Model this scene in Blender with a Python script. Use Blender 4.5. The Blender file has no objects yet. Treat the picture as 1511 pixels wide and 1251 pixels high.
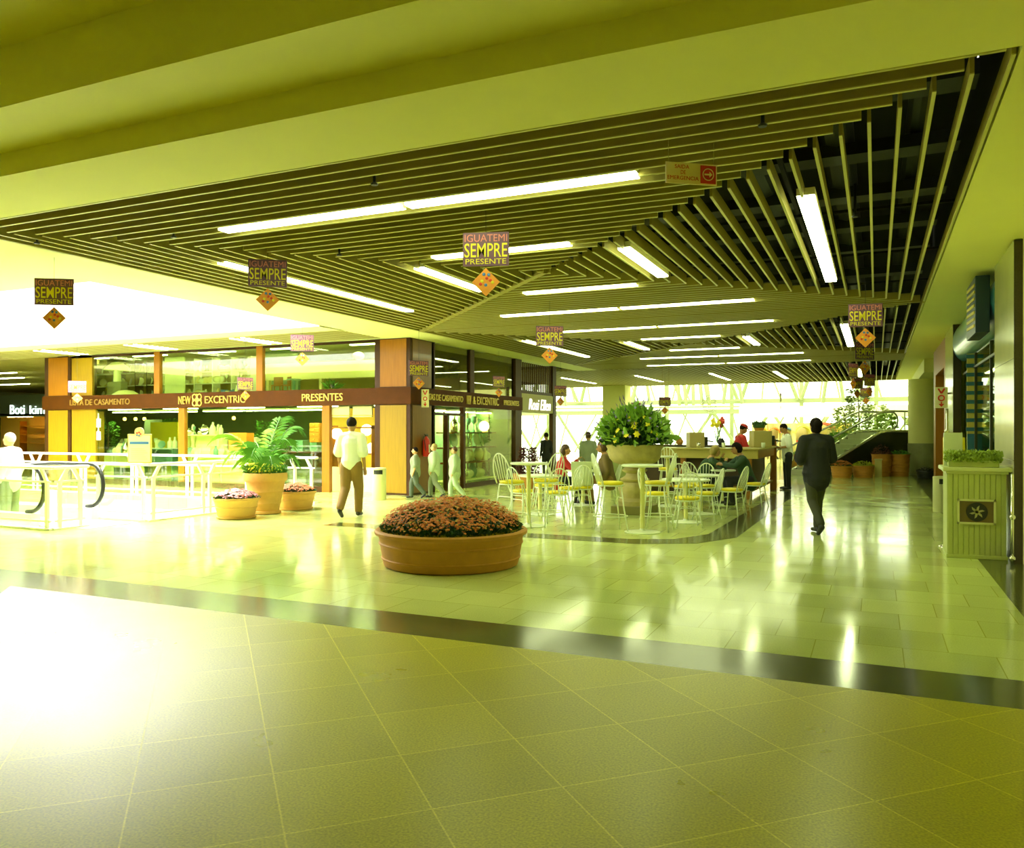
import bpy, bmesh, math, random
from mathutils import Vector, Matrix
PI = math.pi
C = bpy.context.scene.collection
F_PX, CX, HY, EYE = 1185.0, 755.5, 636.0, 1.55
YAW = math.radians(24.4)
FW = (-math.sin(YAW), math.cos(YAW)); RT = (math.cos(YAW), math.sin(YAW))
CEIL = 3.8
# ---------- measuring helpers (survey of the place from the photograph) ----------
def at(px, d):
    l = (px - CX) / F_PX * d
    return (FW[0]*d + RT[0]*l, FW[1]*d + RT[1]*l)
def on_y(px, Y):
    k = (px - CX)/F_PX; return Y*(FW[0]+RT[0]*k)/(FW[1]+RT[1]*k)
def on_x(px, X):
    k = (px - CX)/F_PX; return X*(FW[1]+RT[1]*k)/(FW[0]+RT[0]*k)
def hz(py, x, y):
    return EYE + (HY-py)/F_PX*(x*FW[0]+y*FW[1])
def view_az(): return YAW

# ---------- materials ----------
MATS = {}
def nm(name):
    m = bpy.data.materials.new(name); m.use_nodes = True
    nt = m.node_tree; nt.nodes.clear()
    out = nt.nodes.new('ShaderNodeOutputMaterial')
    return m, nt, out
def mat(name, col, rough=0.6, metal=0.0, noise=0.0, nscale=20.0, bump=0.0, coat=0.0, spec=0.5, wood=False, trans=0.0):
    if name in MATS: return MATS[name]
    m, nt, out = nm(name)
    b = nt.nodes.new('ShaderNodeBsdfPrincipled')
    nt.links.new(b.outputs[0], out.inputs[0])
    b.inputs['Roughness'].default_value = rough; b.inputs['Metallic'].default_value = metal
    b.inputs['Specular IOR Level'].default_value = spec
    b.inputs['Coat Weight'].default_value = coat
    b.inputs['Coat Roughness'].default_value = 0.1
    c4 = (*col, 1)
    b.inputs['Base Color'].default_value = c4
    tc = nt.nodes.new('ShaderNodeTexCoord')
    n = nt.nodes.new('ShaderNodeTexNoise'); n.inputs['Scale'].default_value = nscale
    n.inputs['Detail'].default_value = 4
    src = tc.outputs['Object']
    if wood:
        mp = nt.nodes.new('ShaderNodeMapping'); mp.inputs['Scale'].default_value = (6, 6, 0.5)
        nt.links.new(src, mp.inputs[0]); src = mp.outputs[0]
    nt.links.new(src, n.inputs['Vector'])
    amt = noise if noise > 0 else 0.04
    mx = nt.nodes.new('ShaderNodeMix'); mx.data_type = 'RGBA'
    mx.inputs[6].default_value = (col[0]*(1-amt), col[1]*(1-amt), col[2]*(1-amt), 1)
    mx.inputs[7].default_value = (min(1, col[0]*(1+amt)), min(1, col[1]*(1+amt)), min(1, col[2]*(1+amt)), 1)
    nt.links.new(n.outputs['Fac'], mx.inputs[0]); nt.links.new(mx.outputs[2], b.inputs['Base Color'])
    if bump > 0:
        bp = nt.nodes.new('ShaderNodeBump'); bp.inputs['Strength'].default_value = bump; bp.inputs['Distance'].default_value = 0.01
        nt.links.new(n.outputs['Fac'], bp.inputs['Height']); nt.links.new(bp.outputs[0], b.inputs['Normal'])
    MATS[name] = m; return m
def emit(name, col, strength):
    if name in MATS: return MATS[name]
    m, nt, out = nm(name)
    e = nt.nodes.new('ShaderNodeEmission'); e.inputs[0].default_value = (*col, 1); e.inputs[1].default_value = strength
    nt.links.new(e.outputs[0], out.inputs[0]); MATS[name] = m; return m
def glass(name, tint=(0.95, 1, 0.9), refl=0.06, rough=0.02, maxr=0.75):
    if name in MATS: return MATS[name]
    m, nt, out = nm(name)
    t = nt.nodes.new('ShaderNodeBsdfTransparent'); t.inputs[0].default_value = (*tint, 1)
    g = nt.nodes.new('ShaderNodeBsdfGlossy'); g.inputs['Roughness'].default_value = rough
    lw = nt.nodes.new('ShaderNodeLayerWeight'); lw.inputs[0].default_value = 0.5
    pw = nt.nodes.new('ShaderNodeMath'); pw.operation = 'POWER'; pw.inputs[1].default_value = 3.0
    mr = nt.nodes.new('ShaderNodeMapRange'); mr.inputs[3].default_value = refl; mr.inputs[4].default_value = maxr
    nt.links.new(lw.outputs['Facing'], pw.inputs[0]); nt.links.new(pw.outputs[0], mr.inputs[0])
    mx = nt.nodes.new('ShaderNodeMixShader')
    nt.links.new(mr.outputs[0], mx.inputs[0]); nt.links.new(t.outputs[0], mx.inputs[1]); nt.links.new(g.outputs[0], mx.inputs[2])
    nt.links.new(mx.outputs[0], out.inputs[0]); MATS[name] = m; return m
def tile_mat(name, col, grout, size, rot, off, rough, rough_var, speck, bumpy, offset_row=0.5, tilevar=0.12, wratio=1.0, spec=0.5):
    m, nt, out = nm(name); L = nt.links.new
    b = nt.nodes.new('ShaderNodeBsdfPrincipled'); L(b.outputs[0], out.inputs[0])
    tc = nt.nodes.new('ShaderNodeTexCoord')
    mp = nt.nodes.new('ShaderNodeMapping'); mp.vector_type = 'POINT'
    mp.inputs['Rotation'].default_value = (0, 0, rot); mp.inputs['Location'].default_value = (off[0], off[1], 0)
    L(tc.outputs['Object'], mp.inputs[0])
    br = nt.nodes.new('ShaderNodeTexBrick')
    br.offset = offset_row; br.squash = 1.0
    br.inputs['Scale'].default_value = 1.0
    br.inputs['Brick Width'].default_value = size*wratio; br.inputs['Row Height'].default_value = size
    br.inputs['Mortar Size'].default_value = 0.004; br.inputs['Mortar Smooth'].default_value = 0.1
    br.inputs['Bias'].default_value = 0.0
    br.inputs['Color1'].default_value = (*[c*(1-tilevar) for c in col], 1)
    br.inputs['Color2'].default_value = (*[min(1, c*(1+tilevar)) for c in col], 1)
    br.inputs['Mortar'].default_value = (*grout, 1)
    L(mp.outputs[0], br.inputs['Vector'])
    n1 = nt.nodes.new('ShaderNodeTexNoise'); n1.inputs['Scale'].default_value = 90; n1.inputs['Detail'].default_value = 3
    L(tc.outputs['Object'], n1.inputs['Vector'])
    n2 = nt.nodes.new('ShaderNodeTexNoise'); n2.inputs['Scale'].default_value = 1.3; n2.inputs['Detail'].default_value = 4
    L(tc.outputs['Object'], n2.inputs['Vector'])
    mr = nt.nodes.new('ShaderNodeMapRange'); mr.inputs[1].default_value = 0.3; mr.inputs[2].default_value = 0.7
    mr.inputs[3].default_value = 1-speck; mr.inputs[4].default_value = 1+speck; L(n1.outputs['Fac'], mr.inputs[0])
    mr2 = nt.nodes.new('ShaderNodeMapRange'); mr2.inputs[1].default_value = 0.3; mr2.inputs[2].default_value = 0.7
    mr2.inputs[3].default_value = 0.96; mr2.inputs[4].default_value = 1.04; L(n2.outputs['Fac'], mr2.inputs[0])
    mu = nt.nodes.new('ShaderNodeMath'); mu.operation = 'MULTIPLY'; L(mr.outputs[0], mu.inputs[0]); L(mr2.outputs[0], mu.inputs[1])
    vm = nt.nodes.new('ShaderNodeVectorMath'); vm.operation = 'SCALE'; L(br.outputs['Color'], vm.inputs[0]); L(mu.outputs[0], vm.inputs['Scale'])
    L(vm.outputs[0], b.inputs['Base Color'])
    rr = nt.nodes.new('ShaderNodeMapRange'); rr.inputs[1].default_value = 0.25; rr.inputs[2].default_value = 0.75
    rr.inputs[3].default_value = rough-rough_var; rr.inputs[4].default_value = rough+rough_var; L(n2.outputs['Fac'], rr.inputs[0])
    L(rr.outputs[0], b.inputs['Roughness'])
    b.inputs['Specular IOR Level'].default_value = spec
    n3 = nt.nodes.new('ShaderNodeTexNoise'); n3.inputs['Scale'].default_value = 5.0; n3.inputs['Detail'].default_value = 2
    L(tc.outputs['Object'], n3.inputs['Vector'])
    ad = nt.nodes.new('ShaderNodeMath'); ad.operation = 'SUBTRACT'; L(n3.outputs['Fac'], ad.inputs[0]); L(br.outputs['Fac'], ad.inputs[1])
    bp = nt.nodes.new('ShaderNodeBump'); bp.inputs['Strength'].default_value = bumpy; bp.inputs['Distance'].default_value = 0.004
    L(ad.outputs[0], bp.inputs['Height']); L(bp.outputs[0], b.inputs['Normal'])
    MATS[name] = m; return m

# ---------- mesh builder ----------
class MB:
    def __init__(s): s.v = []; s.f = []; s.m = []
    def _add(s, vs, fs, mi=0):
        b = len(s.v); s.v += [tuple(v) for v in vs]; s.f += [tuple(i+b for i in f) for f in fs]; s.m += [mi]*len(fs)
        return s
    def box(s, a, b, mi=0, T=None):
        x0, y0, z0 = a; x1, y1, z1 = b
        vs = [Vector(p) for p in ((x0,y0,z0),(x1,y0,z0),(x1,y1,z0),(x0,y1,z0),(x0,y0,z1),(x1,y0,z1),(x1,y1,z1),(x0,y1,z1))]
        if T is not None: vs = [T @ v for v in vs]
        return s._add(vs, [(0,3,2,1),(4,5,6,7),(0,1,5,4),(1,2,6,5),(2,3,7,6),(3,0,4,7)], mi)
    def bevbox(s, a, b, bev=0.01, mi=0):
        bm = bmesh.new(); bmesh.ops.create_cube(bm, size=1)
        for v in bm.verts:
            v.co = Vector(((a[0]+b[0])/2+v.co.x*(b[0]-a[0]), (a[1]+b[1])/2+v.co.y*(b[1]-a[1]), (a[2]+b[2])/2+v.co.z*(b[2]-a[2])))
        bmesh.ops.bevel(bm, geom=bm.edges[:], offset=bev, segments=2, affect='EDGES', profile=0.5)
        bm.verts.index_update()
        s._add([v.co for v in bm.verts], [[v.index for v in f.verts] for f in bm.faces], mi); bm.free(); return s
    def quad(s, p, mi=0): return s._add(p, [tuple(range(len(p)))], mi)
    def prism(s, pts, z0, z1, mi=0):   # pts ccw in xy
        n = len(pts)
        vs = [(x,y,z0) for x,y in pts]+[(x,y,z1) for x,y in pts]
        return s._add(vs, [tuple(range(n))[::-1], tuple(range(n,2*n))]+[(i,(i+1)%n,(i+1)%n+n,i+n) for i in range(n)], mi)
    def ring_tube(s, pts, rad, seg=6, mi=0, closed=False, cap=True):
        pts = [Vector(p) for p in pts]; n = len(pts)
        if not hasattr(rad, '__len__'): rad = [rad]*n
        up = None; rings = []
        for i, p in enumerate(pts):
            if closed: t = pts[(i+1)%n]-pts[i-1]
            else: t = pts[min(i+1,n-1)]-pts[max(i-1,0)]
            if t.length < 1e-9: t = Vector((0,0,1))
            t.normalize()
            if up is None:
                up = Vector((0,0,1)) if abs(t.z) < 0.9 else Vector((1,0,0))
            u = up - t*up.dot(t)
            if u.length < 1e-5: u = Vector((1,0,0)) - t*t.x
            u.normalize(); up = u; w = t.cross(u)
            rings.append([p+(u*math.cos(2*PI*k/seg)+w*math.sin(2*PI*k/seg))*rad[i] for k in range(seg)])
        vs = [v for r in rings for v in r]; fs = []
        m = n if closed else n-1
        for i in range(m):
            for k in range(seg):
                a = i*seg+k; b2 = i*seg+(k+1)%seg; c = ((i+1)%n)*seg+(k+1)%seg; d = ((i+1)%n)*seg+k
                fs.append((a,b2,c,d))
        if cap and not closed: fs += [tuple(range(seg))[::-1], tuple((n-1)*seg+k for k in range(seg))]
        return s._add(vs, fs, mi)
    def lathe(s, prof, c=(0,0,0), seg=24, mi=0, T=None):
        vs = []; fs = []; n = len(prof)
        for r, z in prof:
            for k in range(seg):
                v = Vector((c[0]+r*math.cos(2*PI*k/seg), c[1]+r*math.sin(2*PI*k/seg), c[2]+z))
                vs.append(T @ v if T is not None else v)
        for i in range(n-1):
            for k in range(seg):
                fs.append((i*seg+k, i*seg+(k+1)%seg, (i+1)*seg+(k+1)%seg, (i+1)*seg+k))
        if prof[0][0] > 1e-4: fs.append(tuple(range(seg))[::-1])
        if prof[-1][0] > 1e-4: fs.append(tuple((n-1)*seg+k for k in range(seg)))
        return s._add(vs, fs, mi)
    def ell(s, c, r, seg=10, rings=7, mi=0, T=None):
        if not hasattr(r, '__len__'): r = (r,r,r)
        vs = [(0,0,-1)]; fs = []
        for i in range(1, rings):
            a = -PI/2+PI*i/rings
            for k in range(seg): vs.append((math.cos(a)*math.cos(2*PI*k/seg), math.cos(a)*math.sin(2*PI*k/seg), math.sin(a)))
        vs.append((0,0,1)); top = len(vs)-1
        for k in range(seg): fs.append((0, 1+(k+1)%seg, 1+k))
        for i in range(rings-2):
            for k in range(seg): fs.append((1+i*seg+k, 1+i*seg+(k+1)%seg, 1+(i+1)*seg+(k+1)%seg, 1+(i+1)*seg+k))
        for k in range(seg): fs.append((1+(rings-2)*seg+k, 1+(rings-2)*seg+(k+1)%seg, top))
        out = []
        for v in vs:
            p = Vector((v[0]*r[0], v[1]*r[1], v[2]*r[2]))
            if T is not None: p = T @ p
            out.append(p+Vector(c))
        return s._add(out, fs, mi)
    def cap(s, a, b, ra, rb, seg=10, mi=0):     # tapered capsule
        a = Vector(a); b = Vector(b)
        s.ell(a, ra, seg, 6, mi); s.ell(b, rb, seg, 6, mi)
        return s.ring_tube([a, b], [ra, rb], seg, mi)
    def build(s, name, mats, parent=None, smooth=False, loc=None, auto=None):
        me = bpy.data.meshes.new(name); me.from_pydata(s.v, [], s.f); me.validate()
        if not isinstance(mats, (list, tuple)): mats = [mats]
        for m in mats: me.materials.append(m)
        if len(me.polygons) == len(s.m):
            me.polygons.foreach_set('material_index', s.m)
        if smooth: me.polygons.foreach_set('use_smooth', [True]*len(me.polygons))
        me.update()
        if auto is not None:
            me.set_sharp_from_angle(angle=math.radians(auto))
        o = bpy.data.objects.new(name, me); C.objects.link(o)
        if parent is not None: o.parent = parent
        if loc: o.location = loc
        return o
def tag(o, label=None, cat=None, group=None, kind=None):
    if label: o['label'] = label
    if cat: o['category'] = cat
    if group: o['group'] = group
    if kind: o['kind'] = kind
    return o
def thing(name, label, cat, loc=(0,0,0), rz=0, group=None):
    o = bpy.data.objects.new(name, None); C.objects.link(o); o.empty_display_size = 0.1
    o.location = loc; o.rotation_euler = (0,0,rz)
    return tag(o, label, cat, group)
def struct(name, mb, m, smooth=False): return tag(mb.build(name, m, smooth=smooth), kind='structure')
def copy_tree(o, parent=None):
    c = o.copy(); C.objects.link(c)
    if parent is not None: c.parent = parent
    for ch in [x for x in o.children]: copy_tree(ch, c)
    return c
def dup(o, loc, rz, label, group=None, scale=None):
    c = copy_tree(o); c.location = loc; c.rotation_euler = (0,0,rz); c['label'] = label
    if group: c['group'] = group
    if scale: c.scale = (scale,)*3
    return c
def apply_mesh(o):
    dg = bpy.context.evaluated_depsgraph_get(); dg.update()
    me = bpy.data.meshes.new_from_object(o.evaluated_get(dg))
    old = o.data; o.modifiers.clear(); o.data = me
    return o
def text(name, s, size, m, loc, rot, parent=None, ext=0.01, align='LEFT', width=None, shear=0.0, space=1.0, off=0.0, height=None):
    cu = bpy.data.curves.new(name, 'FONT'); cu.body = s; cu.size = size; cu.extrude = ext; cu.align_x = align
    cu.shear = shear; cu.space_character = space; cu.offset = off; cu.resolution_u = 3
    t = bpy.data.objects.new(name+'_src', cu); C.objects.link(t)
    bpy.context.view_layer.update()
    dg = bpy.context.evaluated_depsgraph_get()
    me = bpy.data.meshes.new_from_object(t.evaluated_get(dg)); me.name = name
    bpy.data.objects.remove(t)
    xs = [v.co.x for v in me.vertices]; ys = [v.co.y for v in me.vertices]
    if xs:
        sx = width/(max(xs)-min(xs)) if width else 1.0
        sy = height/(max(ys)-min(ys)) if height else 1.0
        x0 = min(xs) if align == 'LEFT' else (min(xs)+max(xs))/2
        y0 = min(ys) if height else 0
        for v in me.vertices: v.co.x = (v.co.x-x0)*sx; v.co.y = (v.co.y-y0)*sy
    me.materials.clear(); me.materials.append(m)
    o = bpy.data.objects.new(name, me); C.objects.link(o)
    o.location = loc; o.rotation_euler = rot
    if parent is not None: o.parent = parent
    return o

# ---------- palette ----------
cream = mat('cream_paint', (.86,.84,.27), .7, noise=.03, nscale=2)
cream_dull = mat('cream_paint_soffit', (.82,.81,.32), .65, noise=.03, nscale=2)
white_paint = mat('white_paint', (.9,.9,.75), .6)
slat_m = mat('slat_paint', (.36,.30,.055), .6); slat_e_lit = mat('slat_edge_lit', (.62,.58,.18), .45)  # slat undersides coloured paler to carry light bounced off the floor
black_m = mat('plenum_black', (.012,.012,.008), .9)
duct_m = mat('duct_dark', (.03,.035,.02), .5, metal=.3)
wood_dark = mat('wood_dark', (.055,.02,.003), .45, noise=.3, nscale=5, wood=True, spec=.25)
wood_lintel = mat('wood_lintel', (.075,.022,.0005), .55, noise=.25, nscale=5, spec=.1)
wood_orange = mat('wood_orange', (.33,.125,.002), .45, noise=.25, nscale=4, wood=True, coat=.05, spec=.3)
wood_yellow = mat('wood_yellow', (.30,.18,.003), .45, noise=.2, nscale=4, wood=True, coat=.05, spec=.3)
gold = mat('gold_letter', (.75,.58,.12), .35, metal=.5)
chair_white = mat('chair_white', (.82,.90,.62), .35, coat=.2)
cushion_y = mat('cushion_yellow', (.85,.72,.01), .5)
table_white = mat('table_white', (.78,.86,.60), .3, coat=.3)
terra = mat('terracotta', (.52,.24,.025), .7, noise=.2, nscale=8, bump=.2)
terra_l = mat('terracotta_pale', (.66,.38,.09), .7, noise=.15, nscale=9, bump=.15)
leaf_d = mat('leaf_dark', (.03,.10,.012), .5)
leaf_g = mat('leaf_green', (.10,.30,.02), .45)
leaf_l = mat('leaf_light', (.30,.50,.05), .45)
soil_m = mat('soil', (.05,.03,.01), .95, noise=.4, nscale=60)
orange_f = mat('orange_blossom', (.62,.19,.02), .7, noise=.35, nscale=30)
pink_f = mat('pink_blossom', (.70,.26,.26), .7, noise=.2, nscale=30)
coral_f = mat('coral_blossom', (.70,.22,.08), .7, noise=.2, nscale=30)
yellow_f = mat('yellow_blossom', (.85,.72,.02), .6)
violet_f = mat('violet_blossom', (.25,.2,.45), .7)
chrome = mat('chrome', (.8,.8,.72), .15, metal=1)
steel = mat('brushed_steel', (.6,.62,.5), .35, metal=.8)
rubber = mat('black_rubber', (.015,.017,.012), .4)
skin_m = mat('skin', (.62,.36,.14), .55)
skin_d = mat('skin_tan', (.42,.22,.07), .55)
hair_k = mat('hair_black', (.012,.008,.004), .8, spec=.15)
hair_b = mat('hair_brown', (.10,.05,.012), .5)
hair_g = mat('hair_grey', (.5,.5,.38), .5)
glass_clear = glass('clear_glass')
glass_rail = glass('railing_glass', (.93,.97,.86), .05, maxr=.5)
glass_dark = glass('dim_glass', (.62,.62,.35), .14, maxr=.8)
lamp_m = emit('fluorescent_tube', (.88,1.0,.50), 15.0)
lamp_in = emit('shop_tube', (.85,1.0,.5), 30.0)
# ================= FLOORS =================
tile_main = tile_mat('floor_polished_tile', (.57,.65,.20), (.38,.43,.08), .58, 0, (.12,.0), .12, .05, .10, .06)
tile_fore = tile_mat('floor_granite_tile', (.44,.41,.008), (.64,.59,.03), .585, -PI/4, (-.267,.31), .29, .025, .25, .035, offset_row=0.0, tilevar=.10, spec=.21)
granite_d = mat('floor_green_granite', (.085,.095,.022), .14, noise=.45, nscale=70, spec=.6)
well_m = mat('well_paint', (.9,.9,.85), .6)
def slab(name, rects, m, z=0, th=.3):
    mb = MB()
    for x0, x1, y0, y1 in rects: mb.box((x0,y0,z-th),(x1,y1,z))
    return struct(name, mb, m)
FZ0 = 5.25; FZ1 = 5.85
mb = MB(); mb.prism([(-7.9,FZ0),(-40,FZ0),(-40,-8),(5.3,-8)][::-1] if False else [(5.3,-8),(6,-8),(6,FZ0),(-7.9,FZ0)], -.3, 0)
struct('floor', mb, tile_fore)
mb = MB(); mb.prism([(-40,-8),(4.67,-8),(-8.58,FZ0),(-40,FZ0)], -.3, 0); struct('floor', mb, tile_fore)
mb = MB(); mb.prism([(4.67,-8),(5.3,-8),(-7.9,FZ0),(-8.58,FZ0)], -.3, 0.0); struct('floor', mb, granite_d)
slab('floor', [(-40,6,FZ0,FZ1)], granite_d)
slab('floor', [(-40,1.12,FZ1,8.48), (-40,-25,8.48,13.9), (-11.4,1.12,8.48,13.9), (-12.35,-11.4,8.48,9.92), (-46,1.12,13.9,60)], tile_main)
slab('floor', [(1.12,8,FZ1,60)], granite_d)
# cafe island border inlay
isl = MB()
outer = [(-8.3,10.75),(-3.0,10.75),(-2.25,11.15),(-1.85,12.0),(-1.78,24.5)]
inner = [(-8.3,11.2),(-3.2,11.2),(-2.65,11.45),(-2.3,12.2),(-2.2,24.5)]
for i in range(len(outer)-1):
    a, b, c, d = outer[i], outer[i+1], inner[i+1], inner[i]
    isl.prism([a,b,c,d], 0.0, 0.003)
struct('trim_1', isl, granite_d)
# escalator well below the floor
w = MB()
X0, X1, Y0, Y1 = -25, -11.4, 8.48, 13.9
w.box((X0-.1,Y0-.1,-4),(X0,Y1+.1,-.3)); w.box((X0,Y1,-4),(X1,Y1+.1,-.3)); w.box((X0,Y0-.1,-4),(X1,Y0,-.3)); w.box((X1,Y0,-4),(X1+.1,Y1,-.3))
struct('wall_well', w, well_m)
slab('floor', [(X0,X1,Y0,Y1)], well_m, z=-4)

# ================= CEILINGS =================
SX0, SX1, SY0, SY1 = -9.4, .78, 5.5, 39.0
SY_A, SY_B = 15.7, 25.9
def slat(mb, x0, y0, x1, y1):
    t = .013
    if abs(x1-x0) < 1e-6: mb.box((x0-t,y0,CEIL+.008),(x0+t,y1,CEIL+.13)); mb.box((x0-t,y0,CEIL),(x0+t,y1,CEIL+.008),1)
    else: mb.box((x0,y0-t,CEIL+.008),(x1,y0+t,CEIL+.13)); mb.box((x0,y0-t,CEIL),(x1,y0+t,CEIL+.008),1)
def square_field(ya, yb):
    W = SX1-SX0; H = yb-ya; n = 25; st = W/2/(n+.5); sty = H/2/(n+.5)
    f, b, l, r = MB(), MB(), MB(), MB()
    for i in range(n+1):
        o = (i+.15)*st; oy = (i+.15)*sty
        slat(f, SX0+o, ya+oy, SX1-o-.05, ya+oy)
        if i > 0: slat(b, SX0+o, yb-oy, SX1-o, yb-oy)
        slat(l, SX0+o, ya+oy+.08, SX0+o, yb-oy-.03)
        slat(r, SX1-o, ya+oy+.08, SX1-o, yb-oy-.03)
    for k in (f, b, l, r): struct('ceiling', k, [slat_m, slat_e_lit])
square_field(SY0, SY_A); square_field(SY_A, SY_B)
mb = MB(); y = SY_B+.1
while y < 28.3: slat(mb, SX0, y, SX1, y); y += .2
struct('ceiling', mb, [slat_m, slat_e_lit])
mb = MB(); x = -14.6
while x < SX1:
    slat(mb, x, 28.35, x, SY1) if x > SX0 else slat(mb, x, 28.35, x, SY1)
    x += .2
struct('ceiling', mb, [slat_m, slat_e_lit])
# cross carriers above the slats, end fascias, diagonal joint bar
mb = MB()
for yy in (9.6, 12, 14.4, 17, 19.4, 21.8, 24.2, 27, 30, 33, 36):
    mb.box((-14.6 if yy > 27 else SX0, yy-.02, CEIL+.16), (SX1, yy+.02, CEIL+.19))
for xx in (-8, -5.6, -3.2, -.8): mb.box((xx-.02,SY0,CEIL+.19),(xx+.02,SY1,CEIL+.23))
struct('ceiling', mb, black_m)
mb = MB(); mb.box((-14.7,SY1-.06,CEIL-.01),(SX1,SY1,CEIL+.2))
struct('ceiling', mb, slat_m)
mb = MB()
cx, cyA = (SX0+SX1)/2, (SY0+SY_A)/2
def diagbar(xa, ya, xb, yb):
    v = Vector((xb-xa, yb-ya)).normalized(); n = Vector((-v.y, v.x))*.05
    mb.prism([(xa-n.x,ya-n.y),(xb-n.x,yb-n.y),(xb+n.x,yb+n.y),(xa+n.x,ya+n.y)], CEIL-.004, CEIL+.12)
diagbar(SX0, SY_A, cx, cyA)
diagbar(SX0, SY_B, cx, (SY_A+SY_B)/2)
struct('ceiling', mb, slat_m)
# sprinkler droppers
for k, (xx, yy) in enumerate(((-9.0,6.3),(-7.3,6.75),(-4.1,6.05),(-.75,6.05),(-6.15,8.3),(-.2,9.0))):
    mb = MB(); mb.ring_tube([(xx,yy,CEIL+.3),(xx,yy,CEIL-.03)], .014, 8); mb.lathe([(.03,0),(.035,.012),(.01,.03)], (xx,yy,CEIL-.045), 10)
    tag(mb.build('sprinkler_head', rubber), ['small dark sprinkler head at the left corner of the front slats','small dark sprinkler head over the left end of the long front tube','small dark sprinkler head above the middle of the front slats','small dark sprinkler head by the right front slat corner','small dark sprinkler head between front tube and left slats','small dark sprinkler head beside the bright right-hand tube'][k], 'sprinkler')
# plenum box (dark void above slats) and roof slabs
slab('ceiling', [(-46,SX1+.02,14.15,28.2),(-46,SX1+.02,28.2,SY1)], black_m, z=5.1)
slab('ceiling', [(SX0,SX1+.02,SY0,14)], black_m, z=5.1)
mb = MB(); mb.box((SX1+.03,SY0,3.85),(SX1+.13,SY1,4.8)); mb.box((SX0-.1,SY0,3.85),(SX0-.02,28.3,4.8)); mb.box((SX0-.1,SY0-.12,3.85),(SX1+.1,SY0-.02,4.8)); mb.box((-46,SY1,CEIL+.2),(8,SY1+.1,5.2)); struct('ceiling', mb, black_m)
mb = MB()
for xx in (.35, -.35, -1.2, -2.6, -4.4, -6.2): mb.ring_tube([(xx,5.7,4.45),(xx,38.5,4.45)], .16 if xx < 0 else .1, 10)
for yy in (7, 8.5, 10, 11.5, 13, 15, 18, 22): mb.box((-9,yy-.15,4.2),(.7,yy+.15,4.32))
struct('ceiling', mb, duct_m)
# plain soffits
slab('ceiling', [(SX1,8,4.6,SY1+.1),(-40,SX0,4.6,5.5),(SX0,SX1,4.6,5.5)], cream, z=CEIL+.25, th=.25)
slab('ceiling', [(-10.8,SX0,5.5,16.5),(-10.2,SX0,16.5,28.35),(-40,-10.8,5.5,8.4),(-40,-25.5,8.4,14.8),(-25.5,-10.8,14.0,14.75),(-10.9,-10.8,14.0,16.5)], cream_dull, z=CEIL+.25, th=.25)
slab('ceiling', [(-40,8,3.94,4.6)], cream, z=4.9, th=.9)   # first step up
slab('ceiling', [(-40,8,-8,3.94)], cream, z=4.9, th=.45)    # upper step
# slatted strip before the gift shop and dark ceiling of far-left mall
mb = MB(); y = 14.85
while y < 16.5: slat(mb, -24.5, y, -10.95, y); y += .17
struct('ceiling', mb, [slat_m, slat_e_lit])
mb = MB(); y = 16.6
while y < 40: slat(mb, -46, y, -23.6, y); y += .3
struct('ceiling', mb, slat_m)
slab('ceiling', [(-40,-14.6,28.35,SY1)], cream_dull, z=CEIL+.4, th=.4) if False else None
# skylight well
mb = MB()
X0, X1, Y0, Y1 = -25.5, -10.8, 8.4, 14.0
mb.box((X0-.1,Y0-.1,CEIL+.25),(X0,Y1+.1,7.5)); mb.box((X1,Y0-.1,CEIL+.25),(X1+.1,Y1+.1,7.5)); mb.box((X0,Y0-.1,CEIL+.25),(X1,Y0,7.5)); mb.box((X0,Y1,CEIL+.25),(X1,Y1+.1,7.5))
struct('wall_skylight', mb, well_m)
sky_m = emit('skylight_sky', (1,1,1), 27.0)
mb = MB()
mb.box((X0,Y0,7.5),(X1,Y1,7.55)); struct('window_1', mb, sky_m)
mb = MB()
for k in range(1,8): xx = X0+(X1-X0)*k/8; mb.box((xx-.04,Y0,7.38),(xx+.04,Y1,7.49))
struct('trim_2', mb, well_m)
# ================= OUTER WALLS =================
slab('wall_back', [(-40,8,-8.2,-8)], cream_dull, z=5, th=5)
slab('wall_left', [(-46.2,-46,-8,60)], mat('wall_left_dark', (.1,.09,.02), .8), z=5, th=5)
slab('wall_front_left', [(-46,-40,-8,13.9)], cream_dull, z=5, th=5)
# ================= RIGHT WALL =================
marble = mat('marble_cladding', (.50,.50,.20), .16, noise=.12, nscale=3, spec=.6)
gran_k = mat('dark_granite_cladding', (.045,.032,.012), .25, noise=.4, nscale=60)
slab('wall_right', [(1.56,8,-8,11.0)], cream_dull, z=4.75, th=4.75)
def pilaster(name, x0, y0, y1, x1=1.62):
    mb = MB(); mb.box((x0,y0+.03,0),(x1,y1,3.79), 0); mb.box((x0+.0,y0,0),(x1,y0+.03,3.79), 1)
    for z in (1.2, 2.4): mb.box((x0-.002,y0+.03,z),(x0+.01,y1,z+.006), 1)
    return struct(name, mb, [marble, gran_k])
pilaster('wall_pilaster', 1.47, 11.0, 12.7, 1.9)
pilaster('wall_pilaster', 1.47, 19.2, 21.3)
slab('wall_right', [(6,6.2,11,40)], mat('shop_back', (.42,.44,.08), .8), z=3.8, th=3.8)
slab('wall_right', [(1.9,6,11.0,12.0),(1.9,6,20.6,21.3),(1.62,1.9,20.9,21.3)], cream_dull, z=3.8, th=3.8)
blue_aw = mat('awning_blue', (.03,.20,.22), .3, coat=.4)
aw = MB()
prof = [(1.95,3.78)]+[(1.9-.42*math.sin(a)-.0, 3.33+.42*math.cos(a)) for a in [PI*k/12 for k in range(0,13)]]+[(1.95,2.9)]
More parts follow.
